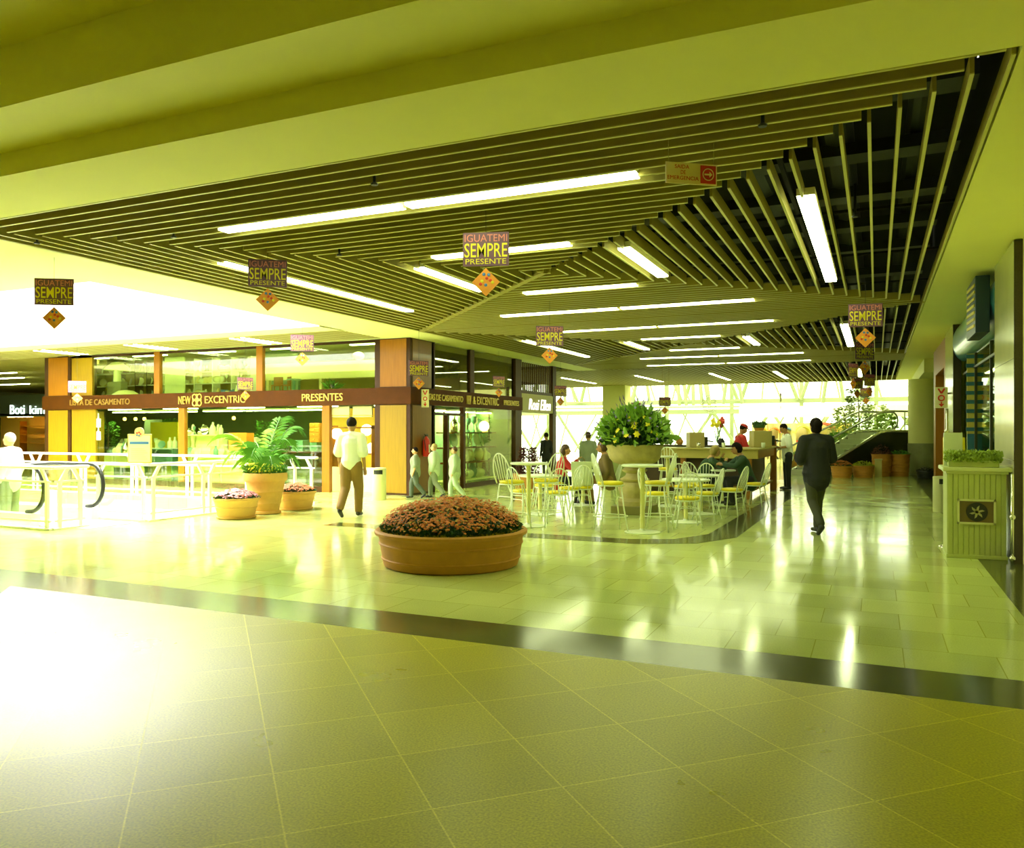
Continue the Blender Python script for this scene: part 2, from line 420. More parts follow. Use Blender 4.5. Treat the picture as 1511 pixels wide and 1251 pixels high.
prof = [(1.95,3.79)]+[(1.70-.24*math.cos(a), 3.40-.40*math.sin(a)) for a in [PI*k/16 for k in range(-8,9)]]+[(1.95,3.0)]
n = len(prof); vs = [(x,12.72,z) for x,z in prof]+[(x,19.18,z) for x,z in prof]
aw._add(vs, [tuple(range(n)), tuple(range(n,2*n))[::-1]]+[(i,i+n,(i+1)%n+n,(i+1)%n) for i in range(n)])
awn = aw.build('shop_awning', blue_aw, auto=50, smooth=True); tag(awn, 'rounded blue awning fascia over the right-hand shop window', 'awning')
sg = thing('hanging_sign', 'blue box sign with slanting yellow bars standing out from the blue awning', 'sign', (1.36,13.0,2.94))
mb = MB(); mb.bevbox((-.09,-.0,0),(.09,1.2,.80), .01); mb.build('sign_box', mat('sign_navy', (.015,.04,.06), .4), sg)
mb = MB()
for k in range(7):
    z = .08+k*.095; mb.box((-.102,.08,z),(-.09,1.07,z+.04), T=Matrix.Rotation(.05,4,'X'))
mb.build('lettering', mat('sign_yellow', (.62,.52,.04), .5), sg)
# glass front of right shop
gf = MB(); gf.box((1.67,12.72,.08),(1.68,19.18,3.0)); struct('window_2', gf, glass('shop_glass', (.85,.95,.7), .08, maxr=.45))
mb = MB()
mb.box((1.64,12.72,0),(1.72,19.18,.1)); mb.box((1.65,12.72,2.72),(1.70,19.18,2.76))
for yy in (14.8, 17.0): mb.box((1.65,yy,.1),(1.70,yy+.04,3.0))
struct('trim_3', mb, mat('frame_dark', (.05,.05,.02), .4))
# interior of the right shop: striped panels with big letter V
sp = thing('striped_backdrop', 'large panel with blue and yellow diagonal stripes inside the right-hand shop', 'display panel', (2.15,17.2,0))
mb = MB(); mb.box((-.6,.02,.1),(1.8,.08,3.0)); mb.build('board', mat('panel_yellow', (.62,.55,.10), .6), sp)
mb = MB()
for k in range(9): z = 1.55+k*.17; mb.box((-.62,-.0,z),(1.8,.02,z+.07), T=Matrix.Rotation(.0,4,'X'))
mb.box((-.6,0,.9),(1.8,.02,1.5)); mb.build('stripes', mat('panel_blue', (.03,.16,.22), .5), sp)
text('lettering', 'V', .62, mat('panel_yellow2', (.62,.55,.10), .6), (-.1,-.01,.95), (PI/2,0,0), sp, .008)
mb = MB(); mb.bevbox((-.28,-.04,0),(.28,.04,.32)); tv = mb.build('monitor', rubber, loc=(2.35,15.5,2.25)); tag(tv, 'small black monitor hung up inside the right-hand shop window', 'monitor')
mb = MB(); mb.ring_tube([(2.35,15.5,2.57),(2.35,15.5,3.8)], .015); tag(mb.build('hanging_rod', rubber), 'thin black rod holding the monitor in the right-hand shop', 'rod')
slab('ceiling', [(1.9,6,12,20.6)], cream_dull, z=3.9, th=.1)
# rear right openings: wood jambs, doors
mb = MB(); mb.box((1.5,21.3,0),(1.9,22.1,3.8)); mb.box((1.5,25.2,0),(1.9,26.0,3.8)); mb.box((1.5,22.1,3.1),(1.9,25.2,3.8)); struct('trim_4', mb, wood_orange)
gf = MB(); gf.box((1.75,22.1,.0),(1.77,25.2,3.1)); struct('window_3', gf, glass_dark)
slab('ceiling', [(1.35,6,28,39)], cream_dull, z=3.79, th=.41)
col = MB(); col.lathe([(.47,0),(.47,3.38)], (1.5,31.9,0), 40)
c = struct('wall_column', col, [cream_dull], smooth=False); c.data.polygons.foreach_set('use_smooth',[True]*len(c.data.polygons)); c.data.set_sharp_from_angle(angle=.7)
mb = MB(); mb.lathe([(.485,0),(.485,1.12)], (1.5,31.9,0), 40); struct('trim_6', mb, mat('column_marble', (.30,.32,.15), .3, noise=.4, nscale=3))
slab('wall_right', [(2.4,8,38.2,60)], cream_dull, z=9, th=9)

# ================= REAR: ATRIUM WITH TRUSSES =================
mb = MB(); mb.box((-12.35,38.1,0),(-11.2,39.1,3.8)); struct('wall_rear_pier', mb, cream_dull)
truss_m = mat('truss_paint', (.36,.42,.20), .5)
def tube_line(mb, a, b, r=.07): mb.ring_tube([a,b], r, 6)
mb = MB()
YW = 50.0
rnd = random.Random(4)
for zz in (2.75, 3.35): mb.box((-40,YW-.1,zz-.13),(3,YW+.1,zz+.13))
for x in range(-40, 3, 4):
    mb.box((x-.11,YW-.08,0),(x+.11,YW+.08,8))
x = -38.0
while x < 0:
    tube_line(mb, (x,YW-.3,3.4), (x+1.6,YW-1.5,8.0), .11); tube_line(mb, (x+3.2,YW-.3,3.4), (x+1.6,YW-1.5,8.0), .11)
    tube_line(mb, (x,YW-.2,0.2), (x+1.7,YW-.2,2.75), .09); tube_line(mb, (x+3.4,YW-.2,0.2), (x+1.7,YW-.2,2.75), .09)
    x += 3.4
struct('trim_7', mb, truss_m)
mb = MB()
for x in (-22,-17,-12,-7,-2):
    for (z0, z1) in ((4.6,6.4),):
        tube_line(mb, (x,39.5,z0), (x,YW,z0), .07); tube_line(mb, (x,39.5,z1), (x,YW,z1), .07)
        yy = 39.5
        while yy < YW-1: tube_line(mb, (x,yy,z0), (x,yy+.9,z1), .05); tube_line(mb, (x,yy+.9,z1), (x,yy+1.8,z0), .05); yy += 1.8
    for dx in (-.5,.5): tube_line(mb, (x+dx,44,3.0), (x,44,6.5), .09)
for x in (-10.3,-9.9,-9.5,-9.0,-8.6): tube_line(mb, (x,46,3.0), (x+rnd.uniform(-.6,.6),46,7.5), .10)
for k in range(26):
    x = -26+k*1.05; tube_line(mb, (x,48.5,.2), (x+rnd.choice((-1,1))*rnd.uniform(.6,1.6),48.5,2.6), .045)
    tube_line(mb, (x,48.5,3.4), (x+rnd.choice((-1,1))*rnd.uniform(.3,2.0),48.5,7.6), .05)
for zz in (2.62,3.0,3.38): mb.box((-30,48.42,zz-.05),(-7.3,48.58,zz+.05))
struct('trim_8', mb, truss_m)
gf = MB(); gf.box((-40,YW+.12,.1),(3,YW+.14,8)); struct('window_4', gf, glass_clear)
slab('wall_atrium', [(-7.2,8,47.5,47.7)], white_paint, z=2.95, th=.62)   # white parapet across the right of the atrium
slab('wall_left_rear', [(-46,-40,39,50)], well_m, z=8, th=8)
# ================= GIFT SHOP (left) =================
FY = 16.56; SXF = -10.2
LZ0, LZ1 = 2.2, 2.61
xf = lambda px: on_y(px, FY)
ys = lambda px: on_x(px, SXF)
XL = xf(66)
# columns with timber panels
def timber_column(x0, x1, y0, y1, side=None):
    mb = MB()
    mb.box((x0,y0,0),(x1,y1,3.8), 0)
    w = x1-x0
    mb.box((x0+.16*w,y0-.012,LZ1+.02),(x1-.1*w,y0,3.78), 1); mb.box((x0+.16*w,y0-.012,.05),(x1-.1*w,y0,LZ0-.02), 2)
    return struct('wall_column', mb, [wood_dark, wood_orange, wood_yellow])
timber_column(xf(553), SXF, FY, FY+.95)
timber_column(XL, xf(104), FY, FY+.9)
mb = MB(); mb.box((SXF,FY+.1,.05),(SXF+.012,ys(636),LZ0-.02)); mb.box((SXF,FY+.1,LZ1+.02),(SXF+.012,ys(636),3.78)); struct('wall_side_panel', mb, mat('wood_red_brown', (.20,.085,.012), .35, noise=.25, nscale=4, wood=True, coat=.2))
slab('wall_side', [(SXF-.3,SXF,FY+.95,ys(640))], wood_dark, z=3.8, th=3.8)
mb = MB(); mb.box((xf(105),FY+.02,0),(xf(140),FY+.1,LZ0)); mb.box((xf(105),FY+.02,LZ1),(xf(135),FY+.1,3.8)); struct('wall_front_panel', mb, wood_yellow)
# lintel bands
mb = MB(); mb.box((XL-.05,FY-.05,LZ0),(SXF+.05,FY+.15,LZ1)); struct('trim_9', mb, wood_lintel)
mb = MB(); mb.box((SXF-.15,FY+.151,LZ0),(SXF+.05,ys(769),LZ1)); struct('trim_10', mb, wood_lintel)
# mullions
mb = MB()
for a, b in ((227,235),(378,387)): mb.box((xf(a),FY,LZ1),(xf(b),FY+.12,3.8))
for a, b in ((263,272),(475,486)): mb.box((xf(a),FY,0),(xf(b),FY+.12,LZ0))
struct('trim_11', mb, wood_orange)
mb = MB(); mb.box((xf(105),FY+.0,0),(xf(475),FY+.14,.14)); mb.box((xf(105),FY+.02,3.74),(xf(553),FY+.12,3.8)); struct('baseboard_front', mb, wood_dark)
mb = MB()
mb.box((SXF-.12,ys(637),0),(SXF,ys(642),3.8)); mb.box((SXF-.12,ys(694),LZ1),(SXF,ys(700),3.8)); mb.box((SXF-.12,ys(684),0),(SXF,ys(687),LZ0)); mb.box((SXF-.12,ys(660),0),(SXF,ys(663),2.0)); mb.box((SXF-.12,ys(642),1.96),(SXF,ys(686),2.02))
mb.box((SXF-.12,ys(760),0),(SXF+.02,ys(769),3.8)); mb.box((SXF-.12,ys(688),0),(SXF,ys(760),.12)); mb.box((SXF-.12,ys(815),0),(SXF+.02,ys(820),3.8))
struct('trim_12', mb, wood_dark)
# glass panes
gsh = glass('gift_glass', (.9,.97,.75), .07, maxr=.35)
def pane(n, a, b, z0, z1, m): mb = MB(); mb.box((xf(a),FY+.05,z0),(xf(b),FY+.06,z1)); return struct(n, mb, m)
pane('window_5',135,227,LZ1,3.75,gsh); pane('window_6',235,378,LZ1,3.75,gsh); pane('window_7',387,553,LZ1,3.75,gsh)
pane('window_8',140,263,.14,LZ0,gsh); pane('window_9',272,475,.14,LZ0,gsh)
def panes(n, a, b, z0, z1, m): mb = MB(); mb.box((SXF-.06,ys(a),z0),(SXF-.05,ys(b),z1)); return struct(n, mb, m)
panes('window_10',642,694,LZ1,3.78,glass_dark); panes('window_11',700,760,LZ1,3.78,glass_dark)
panes('window_12',687,760,.12,LZ0,gsh); panes('window_13',642,684,.0,1.96,gsh)
# shop interior shell
inw = mat('shop_wall_ochre', (.62,.55,.12), .8); inf = mat('shop_floor', (.35,.3,.08), .3); lin = mat('shop_soffit', (.72,.74,.4), .7)
slab('wall_shop_back', [(-28.2,SXF-.2,22.6,22.75)], inw, z=4.6, th=2.05); slab('wall_shop_back', [(-28.2,SXF-.2,22.6,22.75)], mat('shop_wall_green', (.10,.15,.05), .7, noise=.5, nscale=2), z=2.54, th=2.54)
mb = MB()
for (ax, ay), (bx_, by_) in (((XL,FY+.88),(-27.2,20.95)),((-27.2,20.95),(-28.2,22.7))):
    mb.prism([(ax-.1,ay),(ax,ay-.02),(bx_,by_-.02),(bx_-.1,by_)], 0, 2.5, 0); mb.prism([(ax-.1,ay),(ax,ay-.02),(bx_,by_-.02),(bx_-.1,by_)], 2.5, 4.6, 1)
struct('wall_shop_left', mb, [MATS['shop_wall_green'], inw])
slab('wall_shop_right', [(SXF-3.6,SXF-.12,23.0,23.15)], inw, z=4.6, th=4.6)
slab('floor', [(XL,SXF-.1,17.6,22.6),(-25.4,XL,19.5,22.6),(-27,-25.4,21,22.6)], inf, z=2.55, th=.18)           # mezzanine
slab('ceiling', [(XL,SXF-.1,FY+.1,22.7),(-25.4,XL,19.5,22.6),(-27,-25.4,21,22.6)], lin, z=4.1, th=.1)
# tubes inside the shop
def tube_light(name, x0, x1, y0, y1, z, label, group, m=lamp_in):
    t = thing(name, label, 'ceiling light', ((x0+x1)/2,(y0+y1)/2,z), 0, group)
    w, h = (x1-x0)/2, (y1-y0)/2
    mb = MB(); mb.box((-w,-h,.02),(w,h,.07)); mb.build('frame', white_paint, t)
    mb = MB(); mb.box((-w+.01,-h+.01,0),(w-.01,h-.01,.02)); mb.build('diffuser', m, t)
    return t
for k, (a, b) in enumerate(((140,185),(190,262),(275,330),(335,400),(405,470))):
    tube_light('shop_light', xf(a), xf(b), 17.15, 17.3, 2.1, ['white tube light under the lintel at the far left window','white tube light under the lintel left of the notice board','white tube light under the lintel behind the arching palm frond','white tube light under the lintel above the palm','white tube light under the lintel right of the palm'][k], None)
for k, x in enumerate((-23.6,-21,-18.2,-15.4,-12.6)):
    tube_light('shop_light', x-.7, x+.7, 19.6, 19.8, 2.28, 'white tube light deep inside the lower gift shop floor', 'deep tubes in the lower gift shop')
    tube_light('shop_light', x-.7, x+.7, 18.4, 18.55, 3.93, 'white tube light on the upper gift shop ceiling', 'tubes on the upper gift shop ceiling')
for k in range(3):
    y = 18.5+k*1.9
    tube_light('shop_light', -11.35, -10.95, y, y+1.1, 2.1, 'short white light added wide to brighten the side window displays', 'added lights above the side window displays')  # diffusers made extra wide to brighten the dim side display

# lettering on the lintels
lz = (LZ0+LZ1)/2
def front_text(s, a, b, h, label, m=gold, dz=0):
    o = text('sign_lettering', s, .3, m, (xf(a),FY-.062,lz-h/2+dz), (PI/2,0,0), None, .012, width=xf(b)-xf(a), height=h)
    return tag(o, label, 'sign lettering')
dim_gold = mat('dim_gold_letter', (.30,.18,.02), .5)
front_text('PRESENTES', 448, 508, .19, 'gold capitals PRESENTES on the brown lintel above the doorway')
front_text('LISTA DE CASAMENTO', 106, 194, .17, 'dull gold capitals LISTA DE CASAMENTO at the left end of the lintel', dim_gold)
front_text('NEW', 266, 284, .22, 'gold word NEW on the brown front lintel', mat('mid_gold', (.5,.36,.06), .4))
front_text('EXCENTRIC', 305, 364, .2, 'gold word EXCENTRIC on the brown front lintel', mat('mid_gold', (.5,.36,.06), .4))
mb = MB()
ex, ez = xf(293), lz
for q in range(4):
    cxq = .09*(1 if q in (0,3) else -1); czq = .085*(1 if q < 2 else -1)
    pts = [(ex+cxq+.075*math.cos(a), FY-.06, ez+czq+.075*math.sin(a)) for a in [2*PI*k/14 for k in range(14)]]
    mb.ring_tube(pts, .016, 5, closed=True)
mb.box((ex-.17,FY-.07,ez-.015),(ex+.17,FY-.055,ez+.015)); mb.box((ex-.015,FY-.07,ez-.17),(ex+.015,FY-.055,ez+.17))
tag(mb.build('sign_emblem', gold), 'gold clover-shaped emblem between the words NEW and EXCENTRIC', 'emblem')
def side_text(s, a, b, h, label, m=gold, z=None, x=SXF+.062, slant=0):
    ya, yb = ys(a), ys(b)
    o = text('sign_lettering', s, .3, m, (x,ya,(z or lz)-h/2), (PI/2,0,PI/2), None, .012, width=yb-ya, height=h, shear=slant)
    return tag(o, label, 'sign lettering')
side_text('LISTAS DE CASAMENTO', 622, 680, .16, 'gold capitals LISTAS DE CASAMENTO on the shaded side lintel')
side_text('NEW', 686, 692, .24, 'gold word NEW on the side lintel')
side_text('& EXCENTRIC', 695, 733, .22, 'gold words and ampersand of the shop name on the side lintel')
side_text('PRESENTES', 741, 763, .15, 'small gold word PRESENTES at the far end of the side lintel')
# neighbouring shop with white script sign and vertical bars
pale_band = mat('pale_band', (.48,.44,.15), .5)
mb = MB(); mb.box((SXF-.15,ys(769),2.15),(SXF+.02,ys(816),2.75)); struct('trim_13', mb, pale_band)
side_text('Rosi Ellen', 779, 811, .36, 'white slanting script Rosi Ellen on a pale band', emit('lit_letters', (1,1,.8), 1.3), z=2.42, x=SXF+.035, slant=.25)
mb = MB(); y = ys(770)
while y < ys(815): mb.box((SXF-.06,y,2.85),(SXF-.02,y+.045,3.75)); y += .16
mb.box((SXF-.08,ys(769),2.75),(SXF,ys(816),2.85)); struct('trim_14', mb, wood_dark)

slab('ceiling', [(SXF-4,SXF-.1,23.2,26.4)], lin, z=3.95, th=.1)
tube_light('shop_light', -12.5, -11.1, 24.4, 24.6, 3.6, 'white tube light inside the shop with the script sign', None)
tube_light('shop_light', -13.6, -12.6, 23.6, 23.8, 3.6, 'second white tube light inside the shop with the script sign, deeper in', None)
# far-left pharmacy
px0 = on_y(-60, 27.0)
slab('wall_far_left', [(-46,XL-.0,27.0,27.2)], mat('far_fascia', (.05,.06,.015), .6), z=3.4, th=1.1)
slab('wall_far_left', [(-46,XL,30,30.2)], mat('warm_wall', (.85,.55,.12), .7), z=3.2, th=3.2)
slab('ceiling', [(-46,XL,27,30.2)], lin, z=2.45, th=.1)
mb = MB(); 
neon = emit('neon_white', (.75,1.0,.85), 2.2)
o = text('sign_lettering', 'Boti', .5, neon, (on_y(15,26.95),26.95,2.42), (PI/2,0,0), None, .02, width=on_y(36,26.95)-on_y(15,26.95), height=.47); tag(o, 'glowing white word Boti on the dark far-left fascia', 'sign lettering')
o = text('sign_lettering', 'kim', .5, neon, (on_y(44,26.95),26.95,2.42), (PI/2,0,0), None, .02, width=on_y(66,26.95)-on_y(44,26.95), height=.42); tag(o, 'glowing white word kim on the dark far-left fascia', 'sign lettering')
for k, (x, y) in enumerate(((-39,20.3),(-33.5,22),(-44,23.5),(-37.5,25.0),(-34,26),(-31,20.0),(-29.5,24))):
    tube_light('ceiling_light', x-1.2, x+1.2, y-.08, y+.08, 3.76, 'dim tube light in the dark far-left ceiling', 'tubes in the dark far-left ceiling', lamp_in)
for k in range(3):
    mb = MB()
    for z in (.9,1.35,1.8): mb.box((-1.3,-.2,z),(1.3,.2,z+.03))
    mb.box((-1.3,-.2,0),(-1.26,.2,2.1)); mb.box((1.26,-.2,0),(1.3,.2,2.1)); mb.box((-1.3,-.2,0),(1.3,.2,.4))
    tag(mb.build('wall_shelf', wood_orange, loc=(-42+k*4.2,29.5,0)), 'warm lit wooden shelf unit inside the far-left shop', 'shelf', 'shelf units in the far-left shop')
    tube_light('shop_light', -43+k*4.2, -41+k*4.2, 28.4, 28.5, 2.3, 'warm lamp strip inside the far-left shop', 'warm strips in the far-left shop', emit('warm_tube', (1,.62,.15), 45))
# ================= WORLD / CAMERA =================
wd = bpy.data.worlds.new('World'); bpy.context.scene.world = wd; wd.use_nodes = True
bg = wd.node_tree.nodes['Background']; bg.inputs[0].default_value = (1,1,.82,1); bg.inputs[1].default_value = 4.5
cam = bpy.data.cameras.new('Camera'); co = bpy.data.objects.new('Camera', cam); C.objects.link(co)
cam.sensor_fit = 'HORIZONTAL'; cam.sensor_width = 36; cam.lens = F_PX/1511*36; cam.shift_y = (HY-625.5)/1511
cam.clip_start = .05; cam.clip_end = 300
co.location = (0,0,EYE); co.rotation_euler = (PI/2, 0, YAW)
sc = bpy.context.scene; sc.camera = co
sc.view_settings.view_transform = 'Standard'; sc.view_settings.look = 'None'; sc.view_settings.gamma = 1; sc.view_settings.exposure = 0.32
sc.view_settings.use_curve_mapping = False
sc.cycles.max_bounces = 8; sc.cycles.diffuse_bounces = 5; sc.cycles.transparent_max_bounces = 16
# ================= CEILING TUBES =================
def fluo(x0, y0, x1, y1, label, w=.17):
    t = thing('ceiling_light', label, 'ceiling light', ((x0+x1)/2,(y0+y1)/2,CEIL), 0)
    hx, hy = max(abs(x1-x0)/2, w/2), max(abs(y1-y0)/2, w/2)
    mb = MB(); mb.box((-hx,-hy,.02),(hx,hy,.09)); mb.build('frame', white_paint, t)
    mb = MB(); mb.box((-hx+.008,-hy+.008,-.004),(hx-.008,hy-.008,.02)); mb.build('diffuser', lamp_m, t)
    return t
for sq, (ya, nmz) in enumerate(((SY0,'nearest slatted square'),(SY_A,'second slatted square'))):
    a, b = 1.4, 3.62; yb = ya+10.2; xc = -4.31; yc = ya+5.1
    for k, (u, v) in enumerate(((-2.4,-.03),(.03,2.4))):
        h = ('left','right')[k]; hn = ('near','far')[k]
        fluo(xc+u, ya+a, xc+v, ya+a, f'{h} half of the long tube along the front of the {nmz}')
        fluo(xc+u, yb-a, xc+v, yb-a, f'{h} half of the long tube along the back of the {nmz}')
        fluo(SX0+a, yc+u, SX0+a, yc+v, f'{hn} half of the long tube along the left side of the {nmz}')
        fluo(SX1-a, yc+u, SX1-a, yc+v, f'{hn} half of the long tube along the right side of the {nmz}')
    fluo(xc-.95, ya+b, xc+.95, ya+b, f'short tube in front of the centre of the {nmz}')
    fluo(xc-.95, yb-b, xc+.95, yb-b, f'short tube behind the centre of the {nmz}')
    fluo(SX0+b, yc-1, SX0+b, yc+1, f'short tube left of the centre of the {nmz}')
    fluo(SX1-b, yc-1, SX1-b, yc+1, f'short tube right of the centre of the {nmz}')
fluo(-7.2, 27.2, -4.6, 27.2, 'left half of the rear cross tube beyond the second slatted square')
fluo(-4.5, 27.2, -1.9, 27.2, 'right half of the rear cross tube beyond the second slatted square')
for x, s in ((-12.1,'leftmost, over the way beside the script-sign shop'),(-8.9,'left of the square rear pier'),(-5.9,'second from the left over the cafe bar'),(-3.5,'over the right end of the cafe bar'),(-.6,'rightmost, over the escalator')):
    fluo(x, 31.9, x, 36.2, f'rear lengthwise tube, {s}')
for k, px in enumerate((82, 214, 368)):
    x = at(px, 22)[0]; x0 = on_y(px, 15.6)
    fluo(x0, 14.95, x0, 16.35, ['front','front','front'][k]+' tube of the pair over the '+['left end','middle','right end'][k]+' of the gift shop front', .1)
    x0 += .35
    fluo(x0, 14.95, x0, 16.35, 'back tube of the pair over the '+['left end','middle','right end'][k]+' of the gift shop front', .1)
# ================= BANNERS =================
b_board = mat('banner_purple', (.16,.07,.12), .6); b_pink = mat('banner_pink', (.70,.22,.20), .6); b_yel = mat('banner_yellow', (.80,.68,.03), .6)
b_or = mat('banner_orange', (.85,.33,.04), .6); b_blue = mat('banner_blue', (.08,.22,.55), .5); b_red = mat('banner_red', (.7,.06,.03), .5)
def make_banner():
    t = thing('hanging_banner', 'x', 'banner', (0,0,0), 0, 'promotional banners hung from the ceilings')
    W, H = .475, .345
    mb = MB(); mb.box((-W/2,-.006,-H),(W/2,.006,0)); mb.build('board', b_board, t)
    for sgn in (1,-1):
        r = (PI/2,0,0) if sgn == 1 else (PI/2,0,PI)
        y = -.008*sgn
        text('lettering', 'IGUATEMI', .1, b_pink, (0,y,-.095), r, t, .001, 'CENTER', width=.44, height=.075, off=.0)
        text('lettering', 'SEMPRE', .2, b_yel, (0,y,-.255), r, t, .001, 'CENTER', width=.445, height=.145, off=.001)
        text('lettering', 'PRESENTE', .1, b_yel, (0,y,-.325), r, t, .001, 'CENTER', width=.42, height=.055, off=.0)
    mb = MB(); q = .145
    mb._add([(0,-.005,-.365),(-q,-.005,-.365-q),(0,-.005,-.365-2*q),(q,-.005,-.365-q),(0,.005,-.365),(-q,.005,-.365-q),(0,.005,-.365-2*q),(q,.005,-.365-q)],
            [(0,1,2,3),(7,6,5,4),(0,4,5,1),(1,5,6,2),(2,6,7,3),(3,7,4,0)]); d = mb.build('diamond_pendant', b_or, t); d['label'] = 'orange diamond with small coloured flowers'
    mb = MB()
    for x, z, mi in ((-.02,-.43,0),(.03,-.435,0),(-.04,-.5,2),(.045,-.49,1),(.0,-.54,0),(-.055,-.53,1),(.07,-.515,2),(.01,-.47,1)):
        for s in (-1,1): mb.ell((x,.0065*s,z),(.017,.003,.017),8,5,mi)
    mb.build('flower_motif', [b_blue,b_red,b_yel], d)
    mb = MB(); mb.ring_tube([(0,0,0),(0,0,.4)], .0025, 4); mb.build('string', rubber, t)
    mb = MB(); mb.ring_tube([(0,0,-.345),(0,0,-.37)], .0025, 4); mb.build('pendant_cord', rubber, d)
    return t
BAN = make_banner()
used = [False]
def banner(px, ptop, d, turn, label, s=1.0, group=None):
    x, y = at(px, d); z = hz(ptop, x, y)
    rz = YAW+math.radians(turn)
    if not used[0]:
        used[0] = True; b = BAN; b.location = (x,y,z); b.rotation_euler = (0,0,rz); b['label'] = label
    else: b = dup(BAN, (x,y,z), rz, label)
    if 'group' in b: del b['group']
    if group: b['group'] = group
    L = max(.02, (CEIL+.03-z)/.4)
    for ch in b.children:
        if ch.name.startswith('string'): ch.scale = (1,1,L)
    b.scale = (s,s,s)
    if s != 1:
        for ch in b.children:
            if ch.name.startswith('string'): ch.scale = (1,1,L/s)
    return b
banner(717,343, 8.25, -6, 'largest purple and yellow banner, nearest the camera, hung before a short ceiling tube')
banner(395,383,10.2, 10, 'banner hung across the long left tube, seen over the edge of the skylight')
banner(80,411,10.4, 8, 'leftmost large banner, hung against the blown-out skylight')
banner(811,481,13.9, 5, 'banner hung over the left bar table, right of the gift shop side')
banner(1277,448,12.0, -14, 'front banner of the row hung over the right-hand walkway')
banner(446,494,16.9, 10, 'bright banner in front of the upper gift shop window above PRESENTES')
banner(618,532,18.2, 30, 'small bright banner hung at the gift shop corner column')
banner(114,562,20.2, 25, 'small banner hung before the left timber column of the gift shop', .85)
banner(362,557,19.3, 48, 'tiny banner overlapping the end of the word EXCENTRIC', .85)
banner(827,569,26.0, 30, 'banner hung at the far end of the script-sign shop')
banner(736,555,22.5, 40, 'dim banner before the dark upper side window', .9)
banner(938,594,34, 18, 'dark silhouetted banner just above the urn flowers')
banner(981,586,31, 8, 'dark silhouetted banner right of the urn flowers')
banner(1152,580,33, 66, 'edge-on banner over the far end of the cafe bar')
banner(1276,505,16.2, 20, 'second banner of the row over the right-hand walkway')
banner(1259,536,20.0, 40, 'third banner of the row over the walkway, turned to the left')
banner(1283,552,23.5, 30, 'fourth banner of the row over the walkway, turned to the right')
banner(1265,558,26.5, 22, 'fifth banner of the row over the walkway')
banner(1278,572,31.5, 6, 'last banner of the row, in front of the escalator plants')
# ================= EMERGENCY SIGN =================
x, y = at(1020, 6.3)
es = thing('exit_sign', 'cream emergency exit sign with red arrow hung from the front slats', 'sign', (x,y,hz(272,x,y)), YAW+math.radians(12))
cream_s = mat('sign_cream', (.95,.80,.38), .5); red_s = mat('sign_red', (.65,.03,.02), .5)
mb = MB(); mb.box((-.215,-.004,0),(.215,.004,.165)); mb.build('panel', cream_s, es)
mb = MB(); mb.box((.075,-.0075,.012),(.205,-.004,.153)); a = mb.build('arrow_panel', red_s, es)
mb = MB(); mb.ring_tube([(.14+.045*math.cos(t),-.009,.083+.045*math.sin(t)) for t in [2*PI*k/20 for k in range(20)]], .004, 5, closed=True)
mb.box((.108,-.011,.077),(.16,-.008,.089)); mb._add([(.15,-.0095,.06),(.175,-.0095,.083),(.15,-.0095,.106),(.15,-.0075,.06),(.175,-.0075,.083),(.15,-.0075,.106)],[(0,1,2),(5,4,3),(0,3,4,1),(1,4,5,2),(2,5,3,0)])
mb.build('arrow', cream_s, a)
for s, z, w, xo in (('SAIDA',.118,.12,-.08),('DE',.075,.04,-.07),('EMERGENCIA',.03,.26,-.07)):
    text('lettering', s, .05, red_s, (xo,-.0055,z), (PI/2,0,0), es, .001, 'CENTER', width=w, height=.03)
mb = MB()
for xx in (-.19,.19): mb.ring_tube([(xx,0,.165),(xx,0,CEIL-hz(272,x,y)+.02)], .003, 4)
mb.build('hanger', chrome, es)
# ================= ROUND PLANTERS =================
def petals(mb, n, placef, size, mi=0, rnd=None, petal=5):
    for _ in range(n):
        p, nrm = placef()
        nrm = Vector(nrm).normalized(); a = nrm.orthogonal().normalized(); b = nrm.cross(a); s = size*rnd.uniform(.7,1.25); ph = rnd.uniform(0,6)
        p = Vector(p)
        vs = [p+nrm*s*.25]
        for k in range(2*petal):
            r = s*(1.0 if k % 2 == 0 else .62); an = ph+PI*k/petal
            vs.append(p+(a*math.cos(an)+b*math.sin(an))*r - nrm*s*.15*(k % 2 == 0))
        mb._add(vs, [(0,1+k,1+(k+1)%(2*petal)) for k in range(2*petal)], mi)
def leaves(mb, n, placef, size, rnd, mi=0, asp=.45):
    for _ in range(n):
        p, dr = placef(); p = Vector(p); d = Vector(dr).normalized(); s = size*rnd.uniform(.6,1.3)
        w = d.cross(Vector((rnd.uniform(-1,1),rnd.uniform(-1,1),rnd.uniform(-1,1)))).normalized()*s*asp
        up = w.cross(d).normalized()*s*.12
        m1 = p+d*s*.45
        mb._add([p, m1+w*.5+up, p+d*s, m1-w*.5+up, m1-up*.3], [(0,1,4),(1,2,4),(2,3,4),(3,0,4)], mi)
